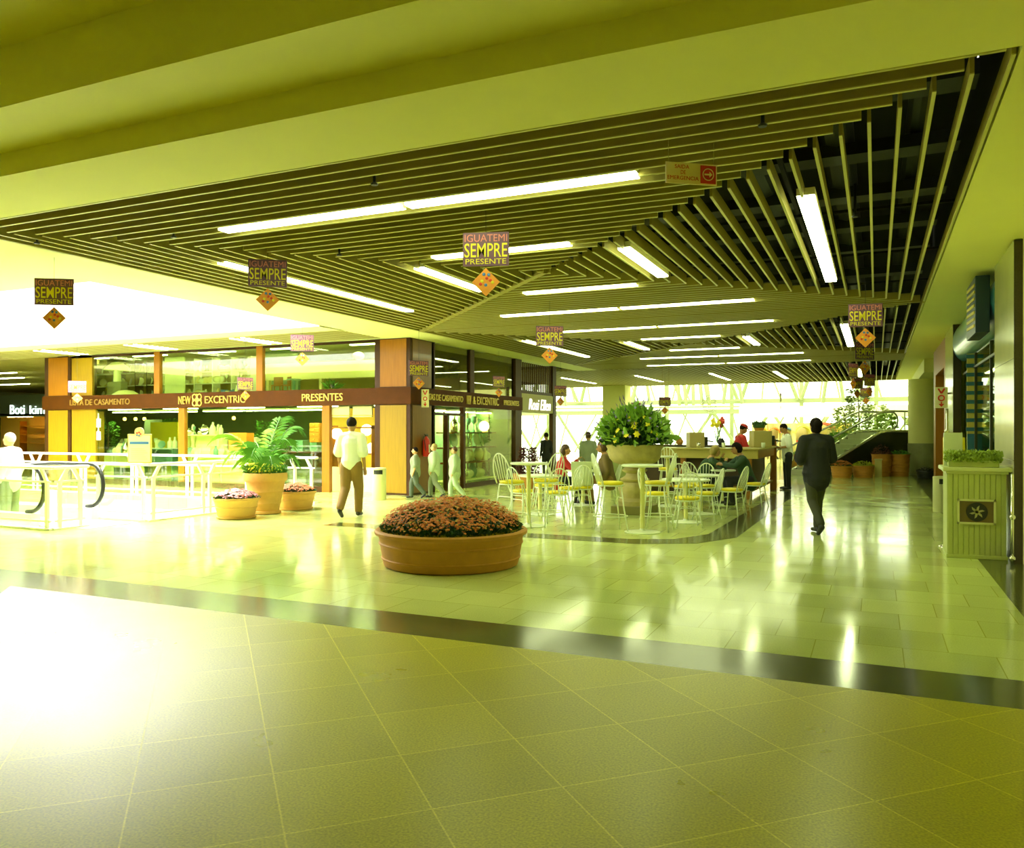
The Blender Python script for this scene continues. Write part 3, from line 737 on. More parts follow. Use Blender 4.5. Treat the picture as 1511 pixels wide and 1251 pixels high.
def bowl_pot(name, label, cat, loc, r_base, r_rim, h, m, bands=(.55,), seg=48, rimh=.06, group=None):
    t = thing(name, label, cat, loc, 0, group)
    mb = MB()
    prof = [(r_base*.97,0),(r_base,.012)]
    for k in range(1,9):
        f = k/9; prof.append((r_base+(r_rim*.955-r_base)*(f**.85), h*f*.9))
        for bnd in bands:
            if abs(f-bnd) < .06:
                rr = prof[-1][0]; prof += [(rr+.012,h*f*.9+.005),(rr+.016,h*f*.9+.018),(rr+.006,h*f*.9+.03)]
    prof += [(r_rim*.965,h-rimh),(r_rim,h-rimh*.8),(r_rim*1.005,h-rimh*.3),(r_rim*.985,h),(r_rim*.93,h-.004),(r_rim*.90,h-.05),(r_rim*.88,h-.07)]
    mb.lathe(prof, (0,0,0), seg); mb.build('pot', m, t, smooth=True, auto=40)
    mb = MB(); mb.lathe([(r_rim*.90,h-.06),(.001,h-.04)], (0,0,0), 32); mb.build('soil', soil_m, t)
    return t
x, y = -4.52, 8.25
rnd = random.Random(2)
pl = bowl_pot('flower_planter', 'wide round terracotta bowl planter full of orange-brown chrysanthemums in the middle of the floor', 'planter', (x,y,0), .775, .885, .42, terra, bands=(.25,.7))
R, H0, HM = .80, .42, .33
def mound():
    r = R*math.sqrt(rnd.random()); a = rnd.uniform(0,2*PI); z = H0+.08+HM*(1-(r/R)**2.6)*.74+rnd.uniform(-.06,.035)+.03*math.sin(5*a+r*9)*math.sin(3*a)
    return (r*math.cos(a), r*math.sin(a), z), (r*math.cos(a)*.6+rnd.uniform(-.3,.3), r*math.sin(a)*.6+rnd.uniform(-.3,.3), .8)
def under():
    r = R*(.0+1.0*math.sqrt(rnd.random())); a = rnd.uniform(0,2*PI); z = H0-.03+(HM*(1-(r/R)**2.6)*.75+.05)*rnd.random()
    return (r*math.cos(a), r*math.sin(a), z), (math.cos(a)+rnd.uniform(-.6,.6), math.sin(a)+rnd.uniform(-.6,.6), rnd.uniform(.1,1.2))
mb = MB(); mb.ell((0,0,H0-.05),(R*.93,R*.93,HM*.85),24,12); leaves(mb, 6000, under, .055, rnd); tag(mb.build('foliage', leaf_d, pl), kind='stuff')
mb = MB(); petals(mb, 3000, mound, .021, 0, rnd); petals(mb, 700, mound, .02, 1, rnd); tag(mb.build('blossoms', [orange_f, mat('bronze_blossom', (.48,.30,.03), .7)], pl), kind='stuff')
mb = MB()
def edge():
    a = rnd.uniform(0,2*PI); r = R*rnd.uniform(.93,1.0); return (r*math.cos(a), r*math.sin(a), H0-.02), (math.cos(a)*.4, math.sin(a)*.4, .8)
leaves(mb, 900, edge, .035, rnd, asp=.7); tag(mb.build('moss_edge', mat('moss_yellow', (.50,.48,.04), .8), pl), kind='stuff')
def low_planter(label, loc, rb, rr, h, fl, seed, m=terra_l, mh=.14, nb=420, fm=leaf_d, bands=(.6,), saucer=True, cat='planter', bs=.026):
    rnd = random.Random(seed)
    t = bowl_pot('flower_pot', label, cat, loc, rb, rr, h, m, bands=bands, seg=36, rimh=.05)
    if saucer: mb = MB(); mb.lathe([(rb*1.02,0),(rb*1.12,.01),(rb*1.15,.035),(rb*1.0,.04)], (0,0,0), 32); mb.build('saucer', m, t, smooth=True, auto=40)
    Rr = rr*.92
    def top():
        r = Rr*math.sqrt(rnd.random()); a = rnd.uniform(0,2*PI); return (r*math.cos(a), r*math.sin(a), h+.03+mh*(1-(r/Rr)**2)*.8+rnd.uniform(-.02,.02)), (r*math.cos(a)+rnd.uniform(-.2,.2), r*math.sin(a)+rnd.uniform(-.2,.2), .6)
    def und():
        r = Rr*math.sqrt(rnd.random()); a = rnd.uniform(0,2*PI); return (r*math.cos(a), r*math.sin(a), h-.02+mh*.8*(1-(r/Rr)**2)*rnd.random()), (math.cos(a), math.sin(a), rnd.uniform(.1,1))
    mb = MB(); leaves(mb, nb*2, und, .06, rnd); tag(mb.build('foliage', fm, t), kind='stuff')
    if fl: mb = MB(); petals(mb, nb, top, bs, 0, rnd); tag(mb.build('blossoms', fl, t), kind='stuff')
    return t
low_planter('low terracotta pot of pink flowers, left of the tall palm pot', (-10.4,11.02,0), .3, .40, .37, pink_f, 3)
low_planter('low terracotta pot of coral flowers, behind and right of the tall palm pot', (-10.5,12.75,0), .3, .40, .37, coral_f, 4)
# tall palm pot
t = thing('potted_palm', 'tall ringed terracotta pot with a feathery palm and yellow flowers by the escalator railing', 'potted plant', (-10.5,11.88,0))
mb = MB(); mb.lathe([(.26,0),(.29,.015),(.29,.05),(.25,.06),(.255,.075),(.275,.18),(.29,.20),(.285,.22),(.32,.40),(.34,.42),(.33,.44),(.355,.6),(.39,.62),(.405,.66),(.405,.75),(.39,.77),(.36,.765),(.35,.7)], (0,0,0), 40)
mb.build('pot', terra_l, t, smooth=True, auto=40)
mb = MB(); mb.lathe([(.36,.71),(.001,.73)], (0,0,0), 24); mb.build('soil', soil_m, t)
rnd = random.Random(8)
def frond(mb, base, az, length, rise, droop, rnd, nl=17, lw=.02, ll=.34):
    pts = []; n = 14
    for i in range(n+1):
        f = i/n; r = length*(f*.75); z = rise*math.sin(min(1,f*1.05)*PI*.58)-droop*f**2.5
        pts.append(Vector((base[0]+r*math.cos(az), base[1]+r*math.sin(az), base[2]+z)))
    mb.ring_tube(pts, [.012*(1-i/n*.8) for i in range(n+1)], 5)
    side = Vector((-math.sin(az), math.cos(az), 0))
    for j in range(nl):
        f = .18+.8*j/nl; i = min(n-1, int(f*n)); fr = f*n-i; p = pts[i].lerp(pts[i+1], fr); tg = (pts[i+1]-pts[i]).normalized()
        L = ll*math.sin(PI*(.15+.8*f))**.7
        for s in (-1,1):
            d = (side*s*1.0+tg*.75+Vector((0,0,-.25+rnd.uniform(-.1,.1)))).normalized()
            mid = p+d*L*.5+Vector((0,0,.01)); tip = p+d*L+Vector((0,0,-.06*L/.3))
            w = tg*lw*.5
            mb._add([p, mid+w, tip, mid-w], [(0,1,2),(0,2,3)])
for k, (az, L, rise, dr) in enumerate(((1.9,.95,1.0,.25),(.9,1.0,1.05,.25),(-.2,1.1,.85,.35),(3.5,1.5,.95,.35),(2.7,1.0,.8,.4),(-1.2,1.0,.7,.4),(4.3,1.1,.65,.45),(.3,.9,.55,.4),(1.4,.7,1.15,.1),(3.0,.8,.5,.4),(5.6,1.0,.5,.3),(2.2,.9,.6,.4),(-2.4,.8,.45,.3))):
    mb = MB(); frond(mb, (0,0,.72), az, L, rise, dr, rnd); mb.build('frond', leaf_g if k % 3 else leaf_l, t)
def yf():
    r = .37*math.sqrt(rnd.uniform(.35,1)); a = rnd.uniform(0,2*PI); return (r*math.cos(a), r*math.sin(a), .80+rnd.uniform(0,.15)), (math.cos(a),math.sin(a),.7)
mb = MB(); leaves(mb, 900, lambda: ((lambda q: (q[0][:2]+(q[0][2]-.07,), q[1]))(yf())), .07, rnd); tag(mb.build('foliage', leaf_g, t), kind='stuff')
mb = MB(); petals(mb, 320, yf, .026, 0, rnd); tag(mb.build('blossoms', yellow_f, t), kind='stuff')
# planters before the escalator
def far_pot(label, px, d, rb, rr, h, m, fol, fl, seed, mh):
    x, y = at(px, d); return low_planter(label, (x,y,0), rb, rr, h, fl, seed, m=m, mh=mh, nb=200, fm=fol, bands=(.2,.4,.6,.8), saucer=False, bs=.03)
far_pot('low ringed pot of orange-brown flowers, leftmost of the row before the escalator', 1242, 26.7, .29, .35, .40, terra, leaf_d, orange_f, 21, .18)
far_pot('low ringed pot of bright green plants, second from left before the escalator', 1273.5, 26.8, .29, .35, .40, terra, mat('leaf_lime', (.42,.50,.02), .5), None, 22, .22)
far_pot('tall ringed pot with a reddish shrub before the black escalator side', 1301, 27.6, .27, .33, .76, terra, mat('leaf_red', (.14,.04,.015), .6), None, 23, .45)
far_pot('tall ringed pot of low green plants, rightmost before the escalator', 1327, 27.6, .29, .34, .76, terra, leaf_g, None, 24, .2)
x, y = at(1295, 26.9); mb = MB(); mb.bevbox((x-.09,y-.09,0),(x+.13,y+.09,.58), .01); mb.bevbox((x-.11,y-.11,.58),(x+.15,y+.11,.62), .01); tag(mb.build('waste_box', mat('box_cream', (.55,.5,.16), .5)), 'slim cream box standing between the four escalator planters', 'box')
# ================= URN =================
ux, uy = -4.15, 14.75
stone = mat('stone_urn', (.42,.36,.11), .8, noise=.3, nscale=9, bump=.5)
u = thing('stone_urn', 'big carved stone urn on a fluted pedestal in the cafe seating', 'urn', (ux,uy,0))
mb = MB(); mb.bevbox((-.36,-.36,0),(.36,.36,.16), .015); mb.build('plinth', mat('plinth_dark', (.22,.2,.05), .7), u)
mb = MB(); prof = [(.33,.16),(.33,.24),(.29,.27),(.27,.30)]
mb.lathe(prof, (0,0,0), 32)
seg = 48; vs = []; fs = []; zs = [.30,.36,.42,.50,.57,.60]; rs = [.25,.26,.285,.30,.275,.22]
for z, r in zip(zs, rs):
    for k in range(seg):
        rr = r*(1+.06*abs(math.sin(k*PI*12/seg*1.0))); vs.append((rr*math.cos(2*PI*k/seg), rr*math.sin(2*PI*k/seg), z))
for i in range(len(zs)-1):
    for k in range(seg): fs.append((i*seg+k,i*seg+(k+1)%seg,(i+1)*seg+(k+1)%seg,(i+1)*seg+k))
mb._add(vs, fs)
mb.lathe([(.22,.60),(.27,.62),(.28,.65),(.22,.68),(.17,.72),(.16,.76),(.22,.79),(.24,.82),(.20,.85),(.17,.88)], (0,0,0), 32)
mb.build('pedestal', stone, u, smooth=True, auto=50)
mb = MB(); mb.lathe([(.15,.86),(.2,.9),(.40,.96),(.475,1.04),(.495,1.12),(.50,1.2),(.53,1.25),(.54,1.29),(.50,1.30),(.46,1.25),(.44,1.2)], (0,0,0), 40); mb.build('bowl', stone, u, smooth=True, auto=50)
rnd = random.Random(5)
fa = thing('flower_arrangement', 'dome of green leaves with yellow and violet flowers in the stone urn', 'flowers', (ux,uy,1.28)); fa.scale = (1.05,1.05,1.15)
def dome(r0, r1, zs=.8):
    def f():
        a = rnd.uniform(0,2*PI); e = rnd.uniform(0,1)**.8*PI/2*.98; r = rnd.uniform(r0,r1)
        p = (r*math.cos(e)*math.cos(a), r*math.cos(e)*math.sin(a), r*math.sin(e)*zs+.02); return p, (p[0]+rnd.uniform(-.3,.3), p[1]+rnd.uniform(-.3,.3), p[2]+rnd.uniform(-.2,.3))
    return f
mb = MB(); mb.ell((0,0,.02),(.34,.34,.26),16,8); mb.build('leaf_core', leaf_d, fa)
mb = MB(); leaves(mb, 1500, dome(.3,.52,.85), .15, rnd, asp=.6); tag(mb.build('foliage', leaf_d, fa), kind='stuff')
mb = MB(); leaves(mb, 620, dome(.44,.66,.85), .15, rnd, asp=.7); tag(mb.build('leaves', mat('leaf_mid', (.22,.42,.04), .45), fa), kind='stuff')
mb = MB(); petals(mb, 75, dome(.56,.66,.85), .055, 0, rnd, 6); tag(mb.build('yellow_flowers', yellow_f, fa), kind='stuff')
mb = MB(); petals(mb, 60, dome(.56,.72,.95), .032, 0, rnd, 5); leaves(mb, 40, dome(.55,.72,1.0), .12, rnd, asp=.15); tag(mb.build('violet_flowers', violet_f, fa), kind='stuff')
# ================= TABLES =================
def table(name, label, x, y, h, r, group=None):
    t = thing(name, label, 'table', (x,y,0), 0, group)
    mb = MB(); mb.lathe([(.001,h-.035),(r-.02,h-.035),(r,h-.028),(r,h-.006),(r-.01,h),(.001,h)], (0,0,0), 40); mb.build('tabletop', table_white, t, smooth=True, auto=40)
    mb = MB(); mb.lathe([(.038,.02),(.036,.05),(.036,h-.06),(.07,h-.045),(.09,h-.035)], (0,0,0), 16); mb.build('post', mat('post_cream', (.74,.74,.26), .4), t, smooth=True, auto=40)
    mb = MB(); mb.lathe([(.27,0),(.275,.012),(.2,.022),(.05,.035),(.04,.06)], (0,0,0), 28); mb.build('base', chair_white, t, smooth=True, auto=40)
    return t
def P(px, d): return at(px, d)
table('bar_table', 'tall round white bar table nearest the orange planter', *P(780,13.1), 1.04, .30)
table('bar_table', 'tall round white bar table in front of the stone urn', *P(948,12.3), 1.04, .315)
table('bar_table', 'tall round white bar table farthest back, right of the urn', *P(985,16.6), 1.04, .22)
table('cafe_table', 'low round white table behind the left bar table', *P(797,14.9), .74, .40)
table('cafe_table', 'low round white table nearest the front, right of the urn', *P(1012,13.65), .74, .405)
table('cafe_table', 'low round white table just behind the front right one', *P(1034,15.0), .74, .40)
table('cafe_table', 'small white table between the two men in dark jackets', *P(1067,16.9), .74, .26)
table('cafe_table', 'low table shared by the woman in red and the man in brown', *P(860,16.8), .74, .36)
# ================= CHAIRS =================
def make_chair(name, label, sh, legs_splay, top):
    t = thing(name, label, 'stool' if 'stool' in name else 'chair')
    mb = MB(); mb.lathe([(.001,sh-.0),(.17,sh-.0),(.195,sh+.012),(.2,sh+.03),(.185,sh+.05),(.1,sh+.058),(.001,sh+.06)], (0,0,0), 24); mb.build('cushion', cushion_y, t, smooth=True)
    mb = MB(); mb.ring_tube([(.195*math.cos(a),.195*math.sin(a),sh-.008) for a in [2*PI*k/24 for k in range(24)]], .011, 6, closed=True); mb.build('seat_frame', chair_white, t, smooth=True)
    mb = MB(); H = top-sh; pts = []
    for k in range(21):
        a = PI*k/20; xx = .20*math.cos(a); f = math.sin(a)**.75
        pts.append((xx*(1.0 if f > .3 else .85+.5*f), -.14-.13*f-.02, sh+H*f))
    mb.ring_tube(pts, .0115, 6); mb.build('back_hoop', chair_white, t, smooth=True)
    for i in range(5):
        xx = -.12+.06*i; zt = sh+H*(math.sin(math.acos(max(-1,min(1,xx/.20))))**.75)-.005; f = (zt-sh)/H
        mb = MB(); mb.ring_tube([(xx*.8,-.165,sh),(xx,-.16-.13*f,zt)], .0065, 5); mb.build('spindle', chair_white, t, smooth=True)
    s = legs_splay
    for sx in (-1,1):
        for sy in (-1,1):
            mb = MB(); mb.ring_tube([(sx*.14,sy*.13,sh-.01),(sx*(.14+s*.4),sy*(.13+s*.4),sh*.5),(sx*(.14+s),sy*(.13+s),.0)], [.0115,.0115,.0105], 6); mb.build('leg', chair_white, t, smooth=True)
    mb = MB()
    for sy in (-1,1):
        z = sh*.72; o = s*.28
        mb.ring_tube([(-(.14+s*.42),sy*(.13+s*.42),sh*.5),(-(.13+o),sy*(.13+o),z-.02),(-(.10+o),sy*(.13+o),z),((.10+o),sy*(.13+o),z),((.13+o),sy*(.13+o),z-.02),((.14+s*.42),sy*(.13+s*.42),sh*.5)], .008, 5)
    mb.build('stretcher', chair_white, t, smooth=True)
    if sh > .6:
        mb = MB(); r = .2+s*.75; mb.ring_tube([(r*math.cos(a),r*math.sin(a),sh*.33) for a in [2*PI*k/24 for k in range(24)]], .008, 5, closed=True); mb.build('foot_ring', chair_white, t, smooth=True)
    return t
ch0 = make_chair('cafe_chair', 'x', .44, .07, .90); st0 = make_chair('bar_stool', 'x', .72, .085, 1.20)
cu = set()
def seat(src, px, d, face, label):   # face: direction it faces, degrees ccw from camera-right in plan view relative to camera axes (0=right, 90=away, 180=left, 270=toward)
    x, y = at(px, d); rz = YAW+math.radians(face-90)
    if src.name not in cu: cu.add(src.name); src.location = (x,y,0); src.rotation_euler = (0,0,rz); src['label'] = label; return src
    return dup(src, (x,y,0), rz, label)
seat(st0, 755,12.75, 45, 'white hoop-back bar stool with yellow cushion left of the front left bar table')
seat(st0, 806,13.15, 130, 'white hoop-back bar stool right of the front left bar table')
seat(st0, 901,12.45, 8, 'white hoop-back bar stool in front of the urn, facing right')
seat(st0, 970,12.55, 158, 'white hoop-back bar stool right of the table before the urn, facing left')
seat(st0, 986,17.15, 265, 'white bar stool behind the farthest bar table')
seat(ch0, 820,14.2, 100, 'white cafe chair seen from behind at the low left table')
seat(ch0, 839,15.3, 150, 'white cafe chair leaning right at the low left table, before the woman in red')
seat(ch0, 772,14.6, 40, 'white cafe chair at the left side of the low left table')
seat(ch0, 803,16.1, 275, 'white cafe chair at the far side of the low left table')
seat(ch0, 858,15.55, 92, 'white cafe chair carrying the pale shopping bag')
seat(ch0, 967,14.0, 325, 'white cafe chair left of the front right table, facing right')
seat(ch0, 1014,13.0, 88, 'white cafe chair nearest the camera, its back to us at the front right table')
seat(ch0, 1043,14.05, 150, 'white cafe chair right of the front right table, facing left')
seat(ch0, 1010,15.75, 280, 'white cafe chair between the front and back right tables, leftmost hoop')
seat(ch0, 1018,16.4, 265, 'white cafe chair behind the back right table, left of the pair')
seat(ch0, 1040,15.95, 250, 'white cafe chair behind the back right table, right of the pair')
seat(ch0, 1080,14.9, 142, 'white cafe chair standing alone facing left, third from the right')
seat(ch0, 1115,16.55, 145, 'rightmost white cafe chair, behind the man in the dark jacket')
seat(ch0, 1029,17.1, 10, 'white cafe chair under the fair-haired man in dark green')
seat(ch0, 897,16.9, 185, 'white cafe chair under the man in brown beside the urn')
seat(ch0, 827,17.0, -5, 'white cafe chair under the woman in the red coat')
bx, by = at(858,15.5)
t = thing('shopping_bag', 'large pale shopping bag with a rope handle standing on a cafe chair', 'bag', (bx,by,.50), YAW)
mb = MB(); vs = [(-.18,-.08,0),(.18,-.08,0),(.18,.08,0),(-.18,.08,0),(-.20,-.06,.46),(.20,-.06,.46),(.20,.06,.46),(-.20,.06,.46)]
mb._add(vs, [(0,3,2,1),(0,1,5,4),(1,2,6,5),(2,3,7,6),(3,0,4,7),(4,5,6,7)]); mb.build('bag_body', mat('bag_pale', (.62,.70,.42), .7), t)
mb = MB(); mb.ring_tube([(.06*math.cos(a),-.06,.46+.08*math.sin(a)) for a in [PI*k/10 for k in range(11)]], .006, 5); mb.build('handle', mat('rope_brown', (.3,.18,.05), .7), t)
# ================= CAFE BAR =================
bx0, bx1, by0, by1 = -5.5, -2.38, 18.75, 22.1
bar_olive = mat('bar_olive', (.42,.36,.07), .4, coat=.2); bar_wood = mat('bar_wood', (.34,.14,.015), .35, noise=.2, nscale=4, wood=True, coat=.2); bar_dark = mat('bar_dark', (.05,.03,.012), .4)
t = thing('cafe_bar', 'long timber cafe bar counter with olive fascia and footrail ledge', 'bar counter', ((bx0+bx1)/2,by0,0))
ox, oy = (bx0+bx1)/2, by0
def bb(name, a, b, m, parent=t, bev=.01): mb = MB(); mb.bevbox((a[0]-ox,a[1]-oy,a[2]),(b[0]-ox,b[1]-oy,b[2]), bev); return mb.build(name, m, parent)
bb('countertop', (bx0,by0,1.12),(bx1,by0+.75,1.16), bar_olive); bb('countertop', (bx1-.6,by0+.75,1.12),(bx1,by1,1.16), bar_olive)
bb('fascia', (bx0,by0+.05,.92),(bx1-.05,by0+.12,1.12), bar_olive); bb('fascia', (bx1-.12,by0+.12,.92),(bx1-.05,by1,1.12), bar_wood)
bb('front_panel', (bx0,by0+.3,.1),(bx1-.3,by0+.35,.92), bar_dark); bb('side_panel', (bx1-.35,by0+.35,.1),(bx1-.3,by1,.92), bar_dark)
bb('foot_ledge', (bx0,by0+.12,.22),(bx1-.1,by0+.32,.28), wood_yellow); bb('foot_ledge', (bx1-.3,by0+.32,.22),(bx1-.08,by1,.28), wood_yellow)
for xx in (-5.4,-4.2): bb('post', (xx,by0+.1,0),(xx+.12,by0+.2,.92), bar_wood)
bb('post', (bx1-.32,by0+.12,0),(bx1-.2,by0+.24,.92), bar_wood); bb('post', (bx1-.16,by1-.14,0),(bx1-.0,by1,1.3), bar_wood)
# back counter and machines
bk = thing('back_counter', 'green service counter behind the cafe bar', 'counter', (-5.2,21.4,0))
mb = MB(); mb.bevbox((-1.5,0,0),(2.1,.6,1.14)); mb.build('body', mat('counter_green', (.30,.36,.09), .4), bk); mb = MB(); mb.bevbox((-1.55,-.03,1.14),(2.15,.63,1.18)); mb.build('countertop', bar_dark, bk)
gold_box = mat('machine_olive', (.45,.38,.12), .5)
def on_counter(px, d, zb): x, y = at(px, d); return (x, y, zb)
def machine(label, px, d, w, h, dp, zb, m=gold_box):
    t = thing('coffee_machine', label, 'coffee machine', on_counter(px,d,zb), YAW)
    mb = MB(); mb.bevbox((-w/2,-dp/2,0),(w/2,dp/2,h), .015); mb.build('housing', m, t)
    mb = MB(); mb.bevbox((w/2,-dp*.3,.05),(w/2+.1,dp*.3,h*.7), .02); mb.build('brew_head', rubber, t)
    mb = MB()
    for k in range(3): mb.ring_tube([(w/2+.1,-.1+.1*k,h*.45),(w/2+.24,-.12+.1*k,h*.36)], .012, 6)
    mb.build('handle', rubber, t); return t
machine('boxy olive machine with black levers, left of the barista in red', 1026, 19.35, .36, .36, .4, 1.16)
machine('wide olive machine on the bar, right of the barista in red', 1122, 19.5, .44, .40, .4, 1.16)
for k, (px, l) in enumerate(((1064,'small dark sugar bowl on the back counter, left of the barista'),(1003,'small brown jug on the back counter, right of the urn flowers'))):
    y = 21.7; x = on_y(px, y); mb = MB(); mb.lathe([(.06,0),(.09,.04),(.1,.1),(.06,.16),(.07,.18)], (x,y,1.18), 16); tag(mb.build('bowl' if k == 0 else 'jug', rubber if k == 0 else terra, smooth=True), l, 'bowl' if k == 0 else 'jug')
for k, (px, l) in enumerate(((1066,'white and orange cup on the bar left of the barista'),(1125,'pale cup on the bar at the wide machine'),(1029,'glass ashtray on the bar behind the fair-haired man'))):
    x, y = at(px, 18.75); y += .15; mb = MB(); mb.lathe([(.035,0),(.045,.05),(.045,.12),(.038,.12),(.03,.02)], (x,y,1.16), 14); tag(mb.build('cup', [table_white, table_white, chrome][k], smooth=True), l, 'cup')
y = 21.7; x = on_y(1058, y)
t = thing('flower_vase', 'tall vase of red and yellow flowers on the back counter', 'vase of flowers', (x,y,1.18))
mb = MB(); mb.lathe([(.05,0),(.07,.1),(.05,.22),(.06,.25)], (0,0,0), 16); mb.build('vase', glass('vase_glass'), t, smooth=True)
rnd = random.Random(9)
mb = MB()
tips = [(rnd.uniform(-.16,.22), rnd.uniform(-.1,.1), rnd.uniform(.5,.72)) for _ in range(12)]
for p in tips: mb.ring_tube([(0,0,.05),(p[0]*.5,p[1]*.5,.35),p], .006, 4)
mb.build('stems', leaf_g, t)
mb = MB()
for p in tips: petals(mb, 6, lambda: ((p[0]+rnd.uniform(-.03,.03),p[1]+rnd.uniform(-.03,.03),p[2]+rnd.uniform(-.03,.03)),(rnd.uniform(-1,1),-1,rnd.uniform(0,1))), .055, 0 if p[0] < .08 else 1, rnd)
mb.build('blossoms', [yellow_f, b_red], t)
y = 21.75; x = on_y(1046, y); mb = MB(); mb.ell((x,y,2.28),(.2,.2,.22),20,14); tag(mb.build('balloon', glass('balloon_film', (.97,.97,.9), .08), smooth=True), 'clear round balloon floating over the back counter', 'balloon')
mb = MB(); mb.ring_tube([(x,y,2.07),(x+.03,y,1.18)], .004, 4); tag(mb.build('balloon_string', chair_white), 'thin string under the clear balloon', 'string')
y = 21.6; x = on_y(1120, y)
t = thing('fern_bowl', 'small dark bushy plant in a bowl behind the wide machine', 'plant', (x,y,1.18))
mb = MB(); mb.lathe([(.07,0),(.05,.2),(.12,.42),(.14,.45)], (0,0,0), 14); mb.build('bowl', terra, t, smooth=True)
mb = MB(); mb.ell((0,0,.5),(.16,.16,.09),12,7); leaves(mb, 120, lambda: ((rnd.uniform(-.14,.14),rnd.uniform(-.14,.14),.5+rnd.uniform(0,.08)),(rnd.uniform(-1,1),rnd.uniform(-1,1),.5)), .09, rnd); mb.build('foliage', leaf_d, t)
# dark hanging panels at bar back
x, y = at(982, 24); mb = MB(); mb.box((x-.14,y-.01,1.35),(x+.14,y+.01,1.75)); mb.ring_tube([(x-.1,y,1.75),(x-.1,y,3.8)], .004, 4); mb.ring_tube([(x+.1,y,1.75),(x+.1,y,3.8)], .004, 4); tag(mb.build('hanging_board', mat('board_brown', (.35,.25,.04), .7)), 'plain brown board hanging right of the urn flowers', 'board')
# ================= BINS, KIOSK, SIGNS =================
def bin_(x, y, h, r, label):
    t = thing('waste_bin', label, 'waste bin', (x,y,0), YAW)
    mb = MB(); mb.lathe([(r*.97,0),(r,.01),(r,h-.14)], (0,0,0), 28)
    seg = 28; za, zb = h-.14, h-.04
    vs = [(r*math.cos(2*PI*k/seg), r*math.sin(2*PI*k/seg), z) for z in (za,zb) for k in range(seg)]
    mb._add(vs, [(k,(k+1)%seg,(k+1)%seg+seg,k+seg) for k in range(seg) if not (18 <= k <= 23)])
    mb.lathe([(r,zb),(r*1.02,h-.03),(r*.98,h),(r*.5,h+.01),(.001,h+.012)], (0,0,0), 28)
    mb.build('body', mat('bin_cream', (.72,.72,.34), .45), t, smooth=True, auto=40)
    mb = MB(); mb.lathe([(r*.93,h-.15),(r*.93,h-.03)], (0,0,0), 24); mb.build('inner_liner', rubber, t)
    return t
x, y = at(563,18.2); bin_(x, y-.1, .72, .16, 'cream cylindrical waste bin at the foot of the gift shop corner column')
x, y = at(1388,15.4); bin_(x, y, .68, .135, 'cream cylindrical waste bin behind the planter kiosk by the right wall')
kx0, kx1, ky0, ky1 = .80, 1.42, 11.2, 11.85
kio = thing('planter_kiosk', 'pale green boarded kiosk box with a framed round emblem on its front', 'kiosk', ((kx0+kx1)/2,ky0,0))
km = mat('kiosk_paint', (.46,.52,.15), .5)
mb = MB(); mb.box((-.305,.01,.03),(.305,.65,1.06)); mb.build('carcass', km, kio)
mb = MB()
nb = 11
for k in range(nb): a = -.31+.62*k/nb; mb.bevbox((a+.002,-.006,.03),(a+.62/nb-.002,.012,1.06), .004)
for k in range(11): a = .01+.64*k/11; mb.bevbox((-.318,a+.002,.03),(-.30,a+.64/11-.002,1.06), .004)
mb.build('boards', km, kio)
mb = MB(); mb.bevbox((-.37,-.06,1.06),(.37,.72,1.11), .012); mb.bevbox((-.33,-.02,1.03),(.33,.68,1.06), .004); mb.build('top', mat('kiosk_top', (.62,.66,.3), .4), kio)
mb = MB(); mb.bevbox((-.325,-.012,0),(.325,.66,.045), .005); mb.build('plinth', km, kio)
fr = MB(); 
for a, b in (((-.21,-.03,.42),(.2,-.01,.445)),((-.21,-.03,.70),(.2,-.01,.725)),((-.21,-.03,.42),(-.185,-.01,.725)),((.175,-.03,.42),(.2,-.01,.725))): fr.box(a, b)
f = fr.build('picture_frame', mat('frame_pale', (.66,.68,.3), .4), kio)
mb = MB(); mb.box((-.185,-.015,.445),(.175,-.008,.70)); mb.build('picture_panel', mat('panel_brown', (.16,.11,.03), .5), f)
mb = MB(); mb.lathe([(.001,0),(.115,0),(.115,.006),(.001,.006)], (0,0,0), 28, T=Matrix.Translation((0,-.016,.57)) @ Matrix.Rotation(PI/2,4,'X')); mb.build('round_emblem', rubber, f)
mb = MB()
for k in range(6):
    a = k*PI/3+.2; mb._add([(.015*math.cos(a+1.57),-.0245,.57+.015*math.sin(a+1.57)),(.085*math.cos(a),-.0245,.57+.085*math.sin(a)),(.015*math.cos(a-1.57),-.0245,.57+.015*math.sin(a-1.57)),(.06*math.cos(a+.3),-.0245,.57+.06*math.sin(a+.3))],[(0,3,1,2)])
mb.build('emblem_figure', mat('emblem_grey', (.4,.38,.16), .5), f)
rnd = random.Random(31)
t = thing('leafy_bush', 'long trough of light green leafy plants on top of the kiosk', 'plants', (1.08,11.32,1.11))
mb = MB(); mb.bevbox((-.27,-.10,0),(.27,.12,.08)); mb.build('trough', km, t)
def bf():
    return (rnd.uniform(-.29,.29), rnd.uniform(-.13,.15), rnd.uniform(.05,.18)), (rnd.uniform(-1,1), rnd.uniform(-1,1), rnd.uniform(.2,1.3))
mb = MB(); mb.ell((0,0,.10),(.26,.1,.07),14,7); leaves(mb, 1500, bf, .045, rnd, asp=.7); tag(mb.build('foliage', mat('leaf_pale', (.34,.46,.06), .5), t), kind='stuff')
t = thing('menu_board', 'white card board with a yellow edge standing on the kiosk behind the plants', 'board', (.88,11.66,1.11), .25)
mb = MB(); mb.prism([(-.1,-.012),(.12,-.012),(.12,.004),(-.1,.004)], 0, .42); mb.build('card', table_white, t); mb = MB(); mb.box((.12,-.012,0),(.15,.004,.36)); mb.box((-.1,.004,0),(.15,.02,.36)); mb.build('backing', yellow_f, t)
